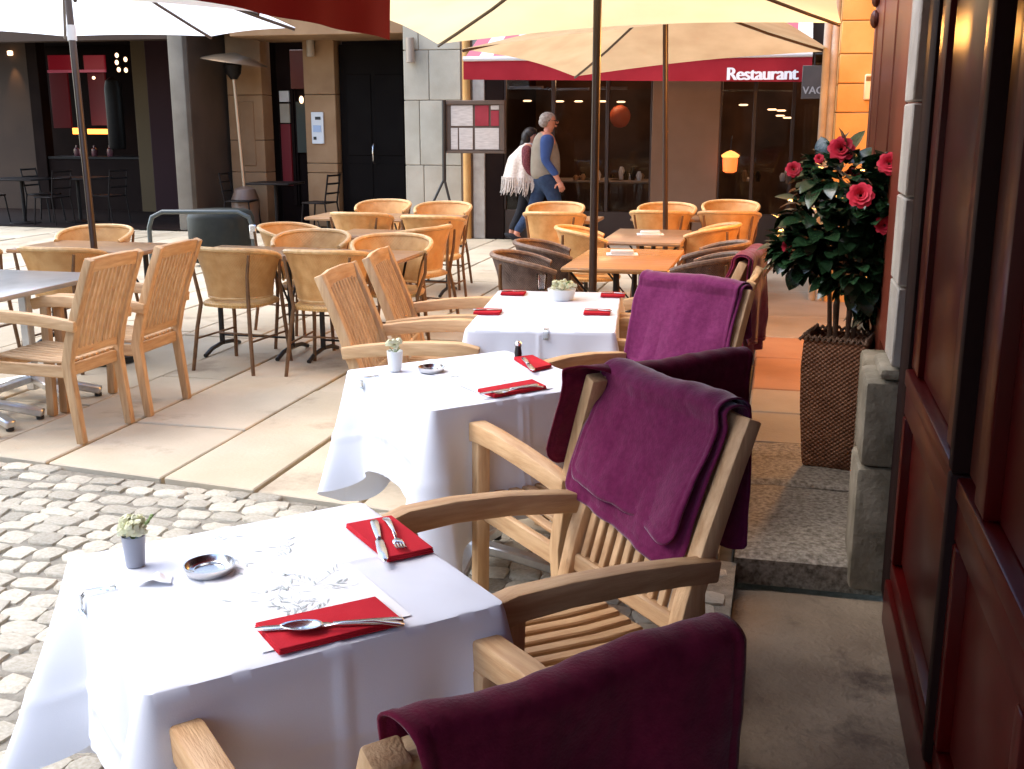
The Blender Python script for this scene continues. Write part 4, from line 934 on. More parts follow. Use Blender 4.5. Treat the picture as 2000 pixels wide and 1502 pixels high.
# ================================================================== BISTRO CHAIRS
def bistro_chair(shell_m, frame_m, seat_m, leg_m):
    t = thing('bistro_chair', 'x', 'chair')
    A = R(118)
    def top(th): return (0.285*math.sin(th), -0.265*math.cos(th)-0.02, 0.835-0.085*(abs(th)/A)**2.6)
    def bot(th): return (0.215*math.sin(th), -0.205*math.cos(th)-0.005, 0.50)
    def sh(u, v, off=0.0):
        th = -A+2*A*u; a = Vector(top(th)); b = Vector(bot(th)); p = a.lerp(b, v); bul = 0.018*math.sin(math.pi*v)
        q = Vector((math.sin(th),-math.cos(th),0)); return p - q*(bul*0.6) + q*off
    mb = MB().grid(lambda u,v: sh(u,v,0.006), 40, 8); mb.grid(lambda u,v: sh(1-u,v,-0.006), 40, 8); mb.build('shell', shell_m, t, ang=70)
    MB().tube([top(-A+2*A*k/32) for k in range(33)], 0.017, 8).build('rim', frame_m, t)
    MB().tube([bot(-A+2*A*k/24) for k in range(25)], 0.010, 6).build('lower_hoop', frame_m, t)
    st = MB()
    prof = [(0.0,.432),(.20,.432),(.235,.440),(.24,.458),(.22,.472),(.10,.470),(0.001,.468)]
    seg = 28; vs = []; fs = []
    for r_, z in prof:
        for k in range(seg):
            a = 2*math.pi*k/seg; c, s = math.cos(a), math.sin(a); q = 1/max(abs(c),abs(s))**0.45; vs.append((max(r_,1e-4)*q*c*.97, max(r_,1e-4)*q*s*.97, z))
    for i in range(len(prof)-1):
        for k in range(seg): k2 = (k+1)%seg; fs.append((i*seg+k,i*seg+k2,(i+1)*seg+k2,(i+1)*seg+k))
    st.add(vs, fs).build('seat', seat_m, t, ang=60)
    for s in (-1,1):
        MB().tube([(s*.235,-.27,0),(s*.205,-.235,.30),(s*.185,-.205,.46),(s*.205,-.235,.66),(s*.225,-.235,.80)],[.013,.014,.014,.012,.010],8).build('back_leg', leg_m, t)
        th = A*s*0.98; MB().tube([(s*.225,.235,0),(s*.205,.21,.30),(s*.20,.195,.45),(top(th)[0]*.97,top(th)[1]+.0,.60),top(th)],[.013,.014,.014,.011,.010],8).build('front_leg', leg_m, t)
        MB().tube([(s*.213,-.245,.22),(s*.212,.218,.22)],.007,6).build('stretcher', leg_m, t)
    MB().tube([(-.213,0,.22),(.213,0,.22)],.007,6).build('stretcher', leg_m, t)
    return t
honey = bistro_chair(CANE, CANEF, CANES, CHLEG); brown = bistro_chair(BROWNW, BROWNF, BROWNW, CHLEG); index_kids(None)
used = set()
def bistro(label, pos, d, pr_=None, group='honey rattan bistro chairs'):
    pr_ = pr_ or honey
    o = pr_ if pr_.name not in used else copy_tree(pr_); used.add(pr_.name)
    o.location = (pos[0],pos[1],0.0); o.rotation_euler = (0,0,facing(*d)); o['label'] = label; o['group'] = group; return o
N_, S_, E_, W_ = (0,1), (0,-1), (1,0), (-1,0)
def rim(x, y, d, z=0.835, back=0.285):   # chair centre from the pixel of its back rim centre
    q = at(x,y,z); v = Vector((d[0],d[1],0)).normalized(); return (q.x+v.x*back, q.y+v.y*back)
bistro('honey chair with its back to us, left one at the middle bistro table', (-3.58,6.84), (0.10,1))
bistro('honey chair with its back to us just left of the reclined teak chairs', (-2.93,6.86), (-0.05,1))
bistro('honey chair facing us over the left half of the middle bistro table', (-3.42,7.66), (0.1,-1))
bistro('honey chair facing us over the right half of the middle bistro table', (-2.72,7.50), (0.22,-1))
bistro('honey chair turned sideways just right of the dark drum bin', rim(549,441,(0.9,-0.25),0.83,0.15), (0.9,-0.25))
bistro('honey chair seen from its side at the right end of the middle tables', rim(850,447,(-0.95,0.3),0.82,0.2), (-0.95,0.30))
bistro('honey chair with its back to us at the rear table, left one', (-3.80,9.72), (0,1))
bistro('honey chair with its back to us at the rear table, beside the black table leg', (-3.05,9.55), (0.02,1))
bistro('honey chair facing us below the black door, left of two there', rim(765,391,S_,0.835), (0.02,-1))
bistro('honey chair facing us below the menu stand', rim(880,395,S_,0.835), (0.05,-1))
bistro('honey chair facing us behind the tilted parasol pole on the left', rim(222,441,S_,0.835), (0.15,-1))
bistro('honey chair with its back to us behind the grey metal table', rim(75,487,N_,0.835), (0.0,1))
bistro('honey chair cut by the left border behind the grey metal table', (-5.62,6.62), (0.0,1))
bistro('honey chair with its back to us hiding the walking man\'s legs', rim(1072,418,N_,0.83), (0.0,1))
bistro('honey chair facing us just left of the near bronze pole', rim(1095,396,S_,0.835), (0,-1))
bistro('honey chair facing right at the left of the grey table with a white card', rim(1112,446,(0.9,0.15),0.83,0.18), (0.95,0.2))
bistro('honey chair facing left at the right of the grey table with a white card', rim(1420,440,(-0.95,0.05),0.83,0.18), (-0.95,0.15))
bistro('honey chair with its back to us behind the farther bronze pole', rim(1285,415,N_,0.83), (0,1))
bistro('honey chair with its back to us nearest to the camellia', rim(1422,416,N_,0.83), (0,1))
bistro('honey chair facing us behind the farther bronze pole', rim(1308,397,S_,0.835), (0,-1))
bistro('honey chair facing us nearest to the camellia', rim(1430,392,S_,0.835), (0,-1))
BG = 'dark brown wicker chairs'
bistro('brown wicker chair facing right at the orange table, front one of the left pair', (-1.50,6.82), (0.95,0.25), brown, BG)
bistro('brown wicker chair facing right at the orange table, rear one of the left pair', (-1.52,7.52), (0.95,0.2), brown, BG)
bistro('brown wicker chair facing left at the orange table, partly under the rose blanket', (-0.50,7.08), (-0.95,0.2), brown, BG)
bistro('brown wicker chair facing left at the orange table, rear one of the right pair', (-0.50,7.78), (-0.95,0.15), brown, BG)

# ---- bistro tables
def bistro_table(label, cx, cy, wx, wy, m, rot=0.0, name='bistro_table'):
    t = thing(name, label, 'table', (cx,cy,0), rot, 'bistro tables on the terrace')
    MB().box(-wx/2,wx/2,-wy/2,wy/2,0.715,0.745).build('table_top', m, t, bev=0.006, segs=2)
    MB().box(-wx/2-.003,wx/2+.003,-wy/2-.003,wy/2+.003,0.722,0.736).build('edge_band', m, t, bev=0.003)
    ends = (-1,1)
    for s in ends:
        X, Y = (s*(wx/2-.12), 0) if wx >= wy else (0, s*(wy/2-.12))
        MB().tube([(X,Y,0.05),(X,Y,0.715)],0.02,8).build('post', BLACK, t)
        v = (0,1) if wx >= wy else (1,0); hl = min(wx,wy)/2-.04
        MB().tube([(X-v[0]*hl,Y-v[1]*hl,.012),(X-v[0]*hl*.6,Y-v[1]*hl*.6,.045),(X,Y,.06),(X+v[0]*hl*.6,Y+v[1]*hl*.6,.045),(X+v[0]*hl,Y+v[1]*hl,.012)],0.016,8).build('foot', BLACK, t)
        MB().tube([(X-v[0]*hl,Y-v[1]*hl,.70),(X,Y,.35),(X+v[0]*hl,Y+v[1]*hl,.70)],0.009,6).build('brace', BLACK, t)
    a_ = [(-(wx/2-.12),0,.12),((wx/2-.12),0,.12)] if wx >= wy else [(0,-(wy/2-.12),.12),(0,(wy/2-.12),.12)]
    MB().tube(a_,0.009,6).build('tie_bar', BLACK, t)
    return t
bistro_table('left half of the middle wooden bistro table with honey chairs', -3.70, 7.27, 0.80, 0.60, TOPW)
bistro_table('right half of the middle wooden bistro table with honey chairs', -2.89, 7.25, 0.80, 0.60, TOPW)
bistro_table('small wooden bistro table behind the middle pair of honey chairs', -3.30, 8.72, 0.62, 0.58, TOPW)
bistro_table('rear wooden bistro table below the black door', -4.12, 10.32, 0.80, 0.62, TOPW)
bistro_table('rear wooden bistro table with black legs below the menu stand', -3.38, 10.30, 0.68, 0.62, TOPW)
bistro_table('wooden bistro table pierced by the tilted parasol pole', -4.98, 7.28, 1.06, 0.64, TOPW)
bistro_table('orange brown table at the near bronze pole with a white card on top', -1.02, 7.48, 0.68, 1.16, TOPO)
bistro_table('grey brown table beyond the orange one with a white card on top', -1.06, 9.05, 0.62, 1.06, mat('grey_brown_top',(0.27,0.18,0.11),(0.34,0.24,0.15),4,.28,stretch=(1,8,8)))
bistro_table('farthest bistro table between the rear honey chairs on the right', -0.82, 10.95, 1.2, 0.6, TOPW)
bistro_table('farthest bistro table between the honey chairs by the walking couple', -2.0, 10.5, 0.6, 0.55, TOPW)
for x, y, lab in ((1215,497,'white menu card lying on the orange brown table'),(1270,458,'white menu card lying on the grey brown table')):
    q = at(x,y,.746); o = thing('menu_card', lab, 'menu card', (q.x,q.y,.7465), R(10), 'white cards on the bistro tables')
    MB().box(-.11,.11,-.075,.075,0,.004).build('sheet', PAPER, o, bev=.001); MB().box(-.08,.08,-.05,.05,.005,.03).build('holder', WALLP, o, bev=.004)
# grey metal table, bottom left
mt = thing('metal_table', 'grey metal topped table with shiny aluminium feet by the left border', 'table', (-4.42,5.42,0), 0)
MB().box(-.40,.40,-.55,.55,0.715,0.745).build('table_top', ZINC, mt, bev=.008, segs=2)
for cy in (-.28,.28):
    MB().box(-.03,.03,cy-.03,cy+.03,.05,.715).build('column', ALU, mt, bev=.008)
    for a in (20,160,200,340):
        m_ = Matrix.Translation((0,cy,0)) @ Matrix.Rotation(R(a),4,'Z')
        f_ = MB().sweep([m_ @ Vector(p) for p in ((.02,0,.12),(.18,0,.085),(.40,0,.035))],.06,.045,m_.to_3x3() @ Vector((0,1,0))).build('foot', ALU, mt, bev=.008)
        MB().lathe([(.022,0),(.022,.02)],tuple(m_ @ Vector((.38,0,0))),10).build('pad', BLACK, f_)
MB().box(-.02,.02,-.25,.25,.10,.14).build('tie_bar', ALU, mt, bev=.006)

# ================================================================== PLANTER AND CAMELLIA
pc = Vector((0.305,5.42,0.02))
plr = thing('basket_planter', 'tall dark woven square basket planter against the right wall', 'planter', pc, R(-14))
pm = MB(); prof = [(0.122,0.0),(0.128,.05),(0.146,.30),(0.152,.50),(0.146,.63)]
vs = []; fs = []
for r_, z in prof: vs += [(-r_,-r_,z),(r_,-r_,z),(r_,r_,z),(-r_,r_,z)]
for i in range(len(prof)-1):
    for k in range(4): k2=(k+1)%4; fs.append((4*i+k,4*i+k2,4*i+4+k2,4*i+4+k))
fs.append((0,3,2,1)); pm.add(vs,fs).build('body', BASK, plr, bev=.012, segs=2)
rm = MB()
for k in range(44):
    t = k/44*4; s = int(t); f_ = t-s; cs = [(-1,-1),(1,-1),(1,1),(-1,1)]; a = Vector(cs[s]); b = Vector(cs[(s+1)%4]); p = a.lerp(b,f_)*0.146
    d = (b-a).normalized(); rm.tube([(p.x-d.x*.018,p.y-d.y*.018,.628),(p.x,p.y,.648+.004*(k%2)),(p.x+d.x*.018,p.y+d.y*.018,.630)],.009,6)
rm.build('braided_rim', BASKR, plr)
MB().box(-.13,.13,-.13,.13,.55,.59).build('soil', SOIL, plr)
cam_ = thing('camellia', 'dark leaved camellia shrub with red blooms in the basket planter', 'plant', pc+Vector((0,0,.59)))
tr = random.Random(21)
for k in range(6):
    a = k*1.05; bx_, by_ = .05*math.cos(a), .05*math.sin(a); e = (.16*math.cos(a+.3)+.02,.20*math.sin(a+.3), .55+tr.uniform(0,.3))
    MB().tube([(bx_,by_,-.02),(bx_*1.3+.01*math.sin(k),by_*1.3,.2),(e[0]*.6,e[1]*.6,.42),e],[.012,.011,.008,.004],7).build('trunk', BARK, cam_)
def leaf_mesh(curl):
    def fn(u, v):
        wv = math.sin(math.pi*min(1,v*1.0))**0.75*(1-0.25*v); x = (u-.5)*wv*.85
        return (x, v, -curl*v*v + 0.25*abs(x)*1.0)
    return MB().grid(fn, 2, 6).mesh('leaf', LEAF, ang=80)
lms = [leaf_mesh(c) for c in (0.12,0.3,0.5)]
# crown: clumps of leaves, three lobes like the shrub in the picture
lobes = [((-0.10,-.02,.57),(.20,.25,.20)),((0.10,.02,.55),(.19,.25,.23)),((-.02,0,.76),(.20,.18,.15)),((0.20,-.10,.66),(.13,.14,.18)),((0.05,-.06,.38),(.17,.2,.11)),((0.20,.05,.24),(.10,.14,.15)),((-.22,0,.46),(.10,.12,.10))]
extra = MB(); leaf_n = 0
for i in range(1150):
    c, r_ = tr.choice(lobes); 
    while True:
        v = Vector((tr.uniform(-1,1),tr.uniform(-1,1),tr.uniform(-1,1)))
        if 0.30 < v.length < 1: break
    p = Vector((c[0]+v.x*r_[0], c[1]+v.y*r_[1], c[2]+v.z*r_[2])); out = Vector((v.x,v.y,v.z*.5+.15)).normalized()
    d = (out + Vector((tr.uniform(-.6,.6),tr.uniform(-.6,.6),tr.uniform(-.7,.4)))).normalized(); up = Vector((tr.uniform(-.5,.5),tr.uniform(-.5,.5),1))
    x_ = d.cross(up).normalized(); z_ = x_.cross(d); M = Matrix((x_,d,z_)).transposed(); s_ = tr.uniform(.07,.125)
    if p.y < 0.08 and v.length > .6 and leaf_n < 290:
        leaf_n += 1
        o = link('leaf', lms[i%3], cam_); o.location = p; o.rotation_euler = M.to_euler(); o.scale = (s_,s_,s_)
    else:
        me = lms[i%3]; extra.add([p + M @ (Vector(q.co)*s_) for q in me.vertices], [tuple(f.vertices) for f in me.polygons])
stuff(extra.build('foliage', LEAF, cam_, ang=80))
def bloom(x, y, dy, r):
    p = aty(x,y,pc.y+dy) - cam_.location; mb = MB(); r2 = random.Random(int(x))
    to = (EYE-(p+cam_.location)).normalized()+Vector((0,0,.35)); q = to.normalized().to_track_quat('Z','Y').to_matrix()
    for ring, (n, tilt, sz) in enumerate(((8,.30,1.0),(7,.62,.9),(6,.95,.75),(5,1.2,.58),(4,1.4,.4))):
        for k in range(n):
            a = 2*math.pi*k/n + ring*.4 + r2.uniform(-.1,.1)
            def pet(u, v):
                l_ = v*r*sz; wv = r*.95*sz*math.sin(math.pi*(.15+.75*v)); lx = (u-.5)*wv; hz = l_*math.sin(tilt) - .25*l_*v + .12*abs(lx); ro = l_*math.cos(tilt)+.12*r
                L3 = Vector((ro*math.cos(a)-lx*math.sin(a), ro*math.sin(a)+lx*math.cos(a), hz)); return tuple(p + q @ L3)
            mb.grid(pet, 3, 4)
    return mb.build('flower', PETAL, cam_, ang=80)
for x,y,dy,r in ((1643,292,-.05,.058),(1550,331,-.12,.036),(1737,320,-.22,.050),(1681,382,-.26,.056),(1728,440,-.26,.042),(1537,482,-.1,.026),(1600,310,-.12,.022),(1665,340,0.1,.03),(1712,505,-.1,.022)):
    bloom(x,y,dy,r)

# ================================================================== PEOPLE
def skin_mesh(name, m, chains, parent, sub=2, thick=None):
    """chains: list of lists of (point, radius or (rx,ry)); a point given as an int refers to an earlier vertex index"""
    vs, es, rs = [], [], []
    for ch in chains:
        prev = None
        for item in ch:
            if isinstance(item, int): prev = item; continue
            p, r_ = item; vs.append(p); rs.append(r_ if isinstance(r_, tuple) else (r_, r_)); i = len(vs)-1
            if prev is not None: es.append((prev, i))
            prev = i
    me = bpy.data.meshes.new(name); me.from_pydata(vs, es, []); me.update()
    ob = link(name, me, parent); md = ob.modifiers.new('skin','SKIN'); md.use_smooth_shade = True
    if not me.skin_vertices: bpy.context.view_layer.update()
    sv = me.skin_vertices[0].data if len(me.skin_vertices) else None
    if sv:
        for i, r_ in enumerate(rs): sv[i].radius = r_
        sv[0].use_root = True
    if sub: s_ = ob.modifiers.new('sub','SUBSURF'); s_.levels = sub; s_.render_levels = sub
    me.materials.append(m); return ob
def person_base(p): return Vector((p.x,p.y,0))
# the man: walks to the right (local +X forward), height 1.77
mp_ = at(1068,477,0); man = thing('person','grey haired man in khaki vest and blue shirt walking right past the restaurant','person',(mp_.x-.03,mp_.y,0),R(24)); man.scale = (1.18,1.1,1.0)
hipz = .93
# body: one continuous figure (0 = pelvis root)
body = [[((0,0,.95),(.13,.15)),((0.0,0,1.10),(.12,.15)),((0.0,0,1.28),(.13,.17)),((-.01,0,1.42),(.10,.14)),((.02,0,1.50),(.055,.06)),((.045,0,1.57),(.055,.055)),((.055,0,1.63),(.085,.072)),((.05,0,1.70),(.088,.072)),((.04,0,1.745),(.055,.05))],
        [0,((0.03,-.09,.88),.085),((.12,-.09,.50),.056),((.10,-.09,.10),.042),((.21,-.09,.035),.035)],
        [0,((-.02,.09,.88),.085),((-.11,.09,.50),.056),((-.33,.09,.13),.042),((-.27,.09,.035),.034)],
        [3,((-.02,-.20,1.40),.058),((-.05,-.245,1.14),.045),((.08,-.25,.93),.034),((.12,-.25,.84),.028)],
        [3,((-.02,.20,1.40),.058),((-.02,.25,1.14),.045),((.12,.23,.95),.034),((.17,.23,.86),.028)]]
skin_mesh('body', SKIN, body, man)
hd = MB(); hd.ball((.135,0,1.635),.020,.014,.022,8,6); hd.ball((.115,0,1.585),.022,.026,.018,8,6); hd.ball((.04,-.074,1.64),.016,.010,.026,8,5); hd.build('face', SKIN, man)
hr = MB(); hr.ball((.025,0,1.685),.098,.082,.085,14,9); hr.ball((-.02,0,1.635),.062,.075,.07,12,7); hr.build('hair', HAIRG, man)
gl_ = MB(); gl_.tube([(.02,-.078,1.655),(.12,-.06,1.655),(.135,-.03,1.655),(.14,0,1.655)],.006,6); gl_.ball((.13,-.035,1.648),.006,.022,.016,8,5); gl_.build('spectacles', BLACK, man)
skin_mesh('vest', VEST, [[((0.0,0,.84),(.185,.195)),((0.0,0,1.02),(.19,.20)),((0,0,1.22),(.185,.20)),((-.01,0,1.39),(.145,.195)),((.0,0,1.455),(.115,.15)),((.015,0,1.505),(.075,.085))]], man)
for s, nm in ((-1,0),(1,1)):
    skin_mesh('sleeve', SHIRT, [[((0,s*.12,1.455),.080),((-.02,s*.205,1.39),.088),((-.03,s*.22,1.32),.080),((-.05,s*.24,1.14),.056),((.03,s*.25,1.02),.050),((.085 if s<0 else .12,s*.25,.94),.045)]], man)
skin_mesh('jeans', JEANS, [[((0,0,1.02),(.165,.18)),((.0,0,.88),(.155,.17))],[1,((0.04,-.09,.80),.105),((.125,-.09,.50),.074),((.105,-.09,.11),.060)],[1,((-.03,.09,.80),.105),((-.115,.09,.50),.074),((-.32,.09,.15),.058)]], man)
for x0,y0,z0,a in ((.16,-.09,.045,0),(-.31,.09,.07,R(32))):
    sh = MB(); sh.ball((0,0,0),.14,.050,.045,12,7); o = sh.build('shoe', BLKCL, man); o.location = (x0,y0,z0); o.rotation_euler = (0,a,0)
def hand(parent, wrist, d, m, s_=1.0):
    """palm, four bent fingers of different length, thumb from the side"""
    d = Vector(d).normalized(); side = d.cross(Vector((0,1,0))).normalized(); nrm = side.cross(d); w0 = Vector(wrist)
    mb = MB(); mb.tube([w0, w0+d*.03*s_, w0+d*.075*s_],[.024*s_,.036*s_,.034*s_],8)
    for k,l_ in enumerate((.062,.074,.068,.052)):
        b = w0+d*.075*s_+side*(k-1.5)*.018*s_; mb.tube([b, b+(d*.6+nrm*.1)*l_*.6*s_, b+(d*.9+nrm*.5)*l_*s_],[.010*s_,.009*s_,.007*s_],6)
    b = w0+d*.02*s_-side*.03*s_; mb.tube([b, b+(d*.5-side*.8)*.035*s_, b+(d*.9-side*.9)*.05*s_],[.012*s_,.010*s_,.008*s_],6)
    return mb.build('hand', m, parent)
hand(man,(.115,-.25,.86),(.35,0,-1),SKIN); hand(man,(.165,.23,.88),(.35,0,-1),SKIN)
# the woman beside him: dark hair, cream fringed shawl, maroon sleeve
wq = at(1016,474,0); wom = thing('person','dark haired woman in a cream fringed shawl and maroon sleeves beside the man','person',(wq.x+.08,wq.y+.12,0),R(6)); wom.scale = (1.05,1.05,0.97)
wb_ = [[((0,0,.88),(.12,.15)),((0,0,1.02),(.10,.13)),((0,0,1.20),(.11,.15)),((0,0,1.32),(.09,.12)),((.03,0,1.40),(.045,.05)),((.055,0,1.46),(.06,.055)),((.06,0,1.52),(.078,.068)),((.05,0,1.58),(.07,.06))],
       [0,((.02,-.08,.80),.085),((.14,-.08,.45),.055),((.10,-.08,.09),.04),((.20,-.08,.03),.032)],
       [0,((-.02,.08,.80),.085),((-.10,.08,.45),.055),((-.24,.08,.12),.04),((-.18,.08,.03),.032)],
       [3,((.0,-.17,1.29),.05),((.0,-.21,1.06),.042),((.16,-.20,.97),.034),((.24,-.18,.97),.028)],
       [3,((.0,.17,1.29),.05),((.02,.21,1.06),.042),((.14,.20,.92),.034),((.2,.2,.86),.028)]]
skin_mesh('body', SKIN, wb_, wom)
hw = MB(); hw.ball((.03,0,1.54),.092,.082,.082,16,10); hw.ball((-.02,0,1.46),.075,.085,.13,14,8); hw.ball((-.05,0,1.36),.06,.08,.12,12,7); hw.build('hair', HAIRD, wom)
fw_ = MB(); fw_.ball((.13,0,1.49),.016,.012,.02,8,6); fw_.ball((.112,0,1.445),.018,.024,.016,8,6); fw_.build('face', SKIN, wom)
skin_mesh('trousers', BLKCL, [[((0,0,.90),(.13,.16)),((0,0,.80),(.12,.15))],[1,((.03,-.08,.72),.095),((.14,-.08,.45),.066),((.105,-.08,.10),.055)],[1,((-.03,.08,.72),.095),((-.10,.08,.45),.066),((-.235,.08,.14),.052)]], wom)
sleeve_w = skin_mesh('sleeve', MAROON, [[((0,-.12,1.345),.062),((0,-.185,1.31),.068),((0.005,-.235,1.18),.066),((.01,-.245,1.06),.064),((.09,-.235,.98),.055),((.20,-.215,.965),.045)]], wom)
skin_mesh('sleeve', MAROON, [[((0,.11,1.345),.062),((0,.17,1.31),.066),((0.02,.215,1.06),.06),((.13,.205,.93),.045)]], wom)
hand(wom,(.235,-.20,.965),(1,.1,-.1),SKIN,.9)
sw = MB(); r3 = random.Random(5)
def shawl(u, v):
    a = u*2*math.pi; z = 1.40 - .52*v; rx = .07+.15*min(1,v*2.6)+.07*v; ry = .08+.16*min(1,v*2.6)+.04*v
    return (rx*math.cos(a)*(1+.08*math.sin(a*9+v*4)*v) - .03*v, ry*math.sin(a)*(1+.08*math.sin(a*11)*v), z)
sh_o = sw.grid(shawl, 60, 14).build('shawl', FRINGE, wom, ang=60)
fr = MB()
for k in range(90):
    a = 2*math.pi*k/90; p = Vector(shawl(k/90,1.0)); l_ = r3.uniform(.12,.22); fr.tube([p+Vector((0,0,.05)),p+Vector((r3.uniform(-.02,.01),r3.uniform(-.01,.01),-l_*.5)),p+Vector((r3.uniform(-.05,.0),r3.uniform(-.01,.01),-l_))],[.011,.009,.004],5)
fr.build('fringe', FRINGE, wom)
for x0,y0,z0,a in ((.15,-.08,.04,0),(-.22,.08,.06,R(25))):
    o = MB().ball((0,0,0),.12,.045,.04,12,7).build('shoe', BLKCL, wom); o.location = (x0,y0,z0); o.rotation_euler = (0,a,0)

# ================================================================== MENU STAND, HEATER, BIN, WALL FITTINGS
YM = 14.2
ms = thing('menu_stand', 'framed menu board with red and white sheets on a black forked post', 'menu board')
a, b = aty(869,196,YM), aty(987,300,YM)
FRB = mat('brown_frame_wood', (0.085,0.055,0.035), (0.11,0.07,0.045), 6, .5)
MB().box(a.x,b.x,YM,YM+.05,b.z,a.z).build('backboard', FRB, ms, bev=.006)
def strip(x0,y0,x1,y1,d,m,name): 
    p, q_ = aty(x0,y0,YM), aty(x1,y1,YM); return MB().box(p.x,q_.x,YM-d,YM-0.0005,q_.z,p.z).build(name, m, ms, bev=.002)
strip(870,197,986,204,.03,FRB,'frame_rail'); strip(870,294,986,299.5,.03,FRB,'frame_rail'); strip(976,204.5,986,293.5,.03,FRB,'frame_rail')
SHEET = mat('printed_menu_sheet', (0.40,0.35,0.30), (0.56,0.51,0.45), 26, .6, stretch=(.35,1,3.5))
REDS = mat('red_menu_sheet', (0.24,0.012,0.018), (0.30,0.02,0.03), 8, .5)
for (x0,y0,x1,y1,m) in ((881,206,924,246,SHEET),(928,206,955,246,REDS),(959,216,984-9,246,REDS),(959,206,975,214,SHEET),(881,250,895,292,SHEET),(897,250,924,292,SHEET),(928,250,975,292,SHEET)):
    strip(x0,y0,x1,y1,.012,m,'sheet')
pt = aty(868,196,YM); pb = aty(869,352,YM); fl_, fr2 = aty(850,392,YM), aty(879,392,YM)
def dn(p, q_): # extend a forked foot to the ground
    t = p.z/(p.z-q_.z); return Vector((p.x+(q_.x-p.x)*t, YM, 0.01))
MB().tube([(pt.x,YM-.03,pt.z),(pb.x,YM-.03,pb.z)],.028,8).build('post', BLACK, ms)
for q_ in (fl_, fr2): e = dn(pb, q_); MB().tube([(pb.x,YM-.03,pb.z+.02),(e.x,YM-.03,0.01)],.018,8).build('leg', BLACK, ms)
# patio heater
hp = aty(465,300,15.9); ht = thing('patio_heater','tall pale patio heater with a wide tilted reflector in the dark bay','patio heater',(hp.x,15.9,0))
ztop = aty(470,112,15.9).z
MB().tube([(0.08,0,.5),(0.0,0,ztop-.3)],.028,10).build('pole', mat('brushed_bronze',(0.45,0.33,0.22),None,rough=.35,metal=.7), ht)
rf = MB().lathe([(0.50,-.02),(0.48,.0),(.28,.07),(.06,.12),(.01,.13)],(0,0,0),28).build('reflector', mat('copper_reflector',(0.42,0.29,0.18),None,rough=.35,metal=.7), ht, ang=50); rf.location = (.02,0,ztop-.06); rf.rotation_euler = (0,R(8),0)
MB().lathe([(.05,-.32),(.11,-.24),(.13,-.12),(.10,-.08)],(0,0,ztop),16).build('burner', DARKM, ht)
MB().lathe([(.22,0),(.22,.45),(.16,.62),(.05,.66)],(.08,0,0),20).build('gas_housing', mat('dull_brown_metal',(0.16,0.10,0.07),None,rough=.4), ht)
# drum bin within a tubular hoop
hb = at(398,528,0); bn = thing('drum_bin','dark green metal drum held in a grey tubular hoop behind the teak chairs','bin',(hb.x,hb.y,0),R(13))
zt_ = aty(400,414,hb.y).z; wl = (aty(490,450,hb.y)-aty(306,450,hb.y)).length*.5
hz = [(-wl,0,0),(-wl,0,zt_-.18),(-wl+.04,0,zt_-.06),(-wl+.16,0,zt_)]
MB().tube(hz+[(-p[0],0,p[2]) for p in hz[::-1]],.026,10).build('hoop', HOOPM, bn)
MB().lathe([(.30,.05),(.33,.10),(.34,zt_-.10),(.31,zt_-.02),(.26,zt_)],(.12,.40,0),24,1.15,.8).build('drum', GREENM, bn, ang=50)
MB().box(wl-.03,wl+.05,-.06,-.03,zt_-.30,zt_-.14).build('latch', STEEL, bn, bev=.01)
# intercom panel and wall lights
ic = thing('intercom_panel','white intercom plate with dark button and blue label on the tan stone','intercom',(0,0,0))
a, b = aty(607,219,YR-.03), aty(633,281,YR-.03)
MB().box(a.x,b.x,YR-.03,YR-.002,b.z,a.z).build('plate', WALLP, ic, bev=.006)
for x0,y0,x1,y1,m,nm in ((615,228,626,234,BLACK,'speaker_slot'),(611,245,627,258,BLUEP,'label'),(612,267,618,273,BLACK,'button')):
    p, q_ = aty(x0,y0,YR-.036), aty(x1,y1,YR-.036); MB().box(p.x,q_.x,YR-.038,YR-.0305,q_.z,p.z).build(nm, m, ic, bev=.002)
for x, y, Y, lab in ((606,88,YR-.10,'cylindrical wall light above the intercom panel'),(801,98,YB-.08,'cylindrical wall light on the grey wall beside the black door')):
    q = aty(x,y,Y); o = thing('wall_light',lab,'wall light',(q.x,Y,q.z),0,'cylindrical wall lights')
    MB().lathe([(.055,-.17),(.06,-.165),(.06,.165),(.055,.17)],(0,0,0),16).build('cylinder', mat('beige_metal',(0.34,0.27,0.2),None,rough=.4), o); MB().box(-.03,.03,.04,.10,-.05,.05).build('bracket', BLACK, o)
sq = aty(17,105,YA-.1); scn = thing('sconce','small lit wall spot casting a beam on the brown wall at the far left','wall lamp',(sq.x,YA-.06,sq.z))
MB().lathe([(.03,-.03),(.05,-.02),(.05,.05),(.02,.06)],(0,0,0),12).build('cup', E_DIM, scn)
MB().box(-.02,.02,0.0,.06,-.02,.03).build('bracket', BLACK, scn)
sp = bpy.data.lights.new('sconce_light','SPOT'); sp.energy = 6; sp.color = (1,.62,.32); sp.spot_size = R(46); sp.spot_blend = .8; sp.shadow_soft_size = .03
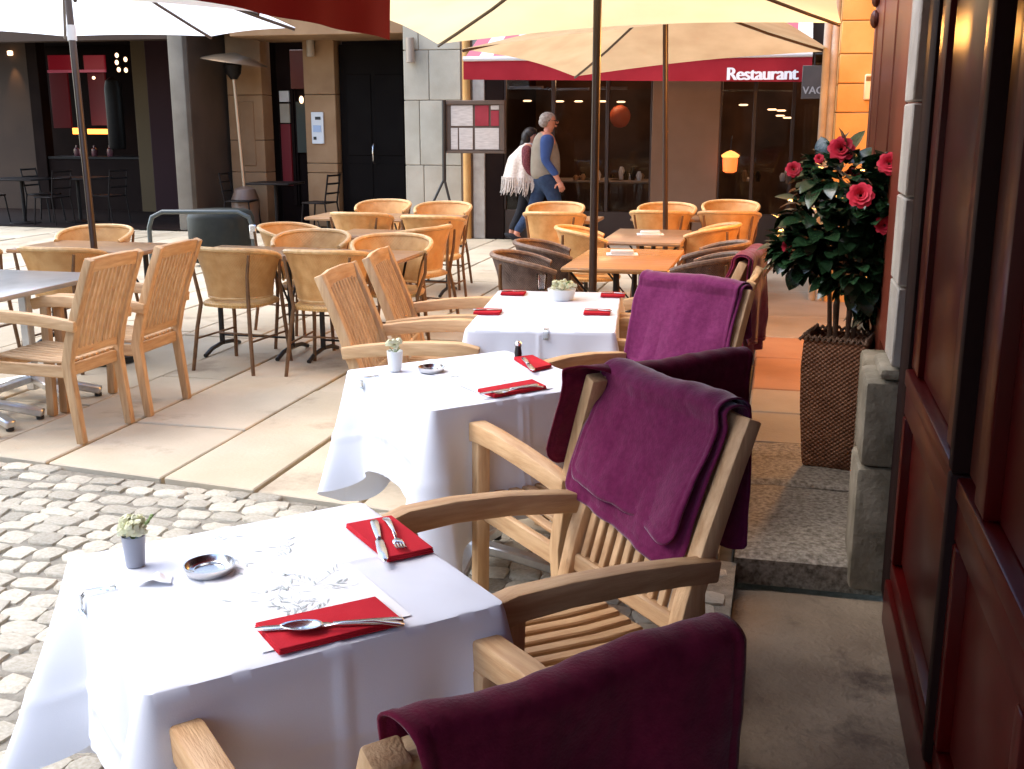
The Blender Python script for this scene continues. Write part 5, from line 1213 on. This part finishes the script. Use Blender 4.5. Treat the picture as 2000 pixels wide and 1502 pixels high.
spo = bpy.data.objects.new('sconce_light', sp); COL.objects.link(spo); spo.parent = scn; spo.location = (0.02,-.10,-.04); spo.rotation_euler = (R(14),0,0)

# dark metal tables and chairs in the shade of the arcade
def dark_chair():
    t = thing('metal_chair','x','chair',group='dark metal chairs in the arcade')
    MB().box(-.20,.20,-.20,.20,.44,.465).build('seat', DARKM, t, bev=.012)
    for sx in (-1,1):
        MB().tube([(sx*.20,-.26,0),(sx*.19,-.20,.45),(sx*.19,-.27,.88)],.013,6).build('back_leg', DARKM, t); MB().tube([(sx*.20,.22,0),(sx*.18,.17,.45)],.013,6).build('front_leg', DARKM, t)
    for z in (.60,.74,.86): MB().tube([(-.19,-.22-(z-.45)*.12,z),(0,-.25-(z-.45)*.12,z),(.19,-.22-(z-.45)*.12,z)],.015,6).build('back_rail', DARKM, t)
    return t
dc = dark_chair(); index_kids(None); fst = [True]
def place_dark(lab, x, y, d):
    o = dc if fst[0] else copy_tree(dc); fst[0] = False; o.location = (x,y,0); o.rotation_euler = (0,0,facing(*d)); o['label'] = lab
def dark_table(lab, x, y, w_, d_, h_=.74):
    t = thing('metal_table', lab, 'table', (x,y,0), 0, 'dark tables in the arcade')
    MB().box(-w_/2,w_/2,-d_/2,d_/2,h_-.03,h_).build('table_top', DARKM, t, bev=.006); MB().tube([(0,0,.02),(0,0,h_-.03)],.03,8).build('column', DARKM, t); MB().lathe([(.24,0),(.24,.02),(.05,.04)],(0,0,0),16).build('foot', DARKM, t)
q = aty(540,400,15.75); dark_table('dark metal table below the heater bay', q.x,15.75,.7,.6); place_dark('dark metal chair left of the dark table in the heater bay', q.x-.55,15.7,(1,.1)); place_dark('dark metal chair right of the dark table against the intercom pier', q.x+.75,15.65,(-1,.1))
for i,(x,Y,lt_) in enumerate(((40,15.9,'leftmost dark table in the arcade'),(150,16.4,'dark table before the red lit bar'))):
    q = aty(x,340,Y); dark_table(lt_, q.x,Y,.9,.7); place_dark('dark chair on the left of the '+lt_, q.x-.62,Y-.05,(1,0)); place_dark('dark chair on the right of the '+lt_, q.x+.62,Y-.1,(-1,.2))
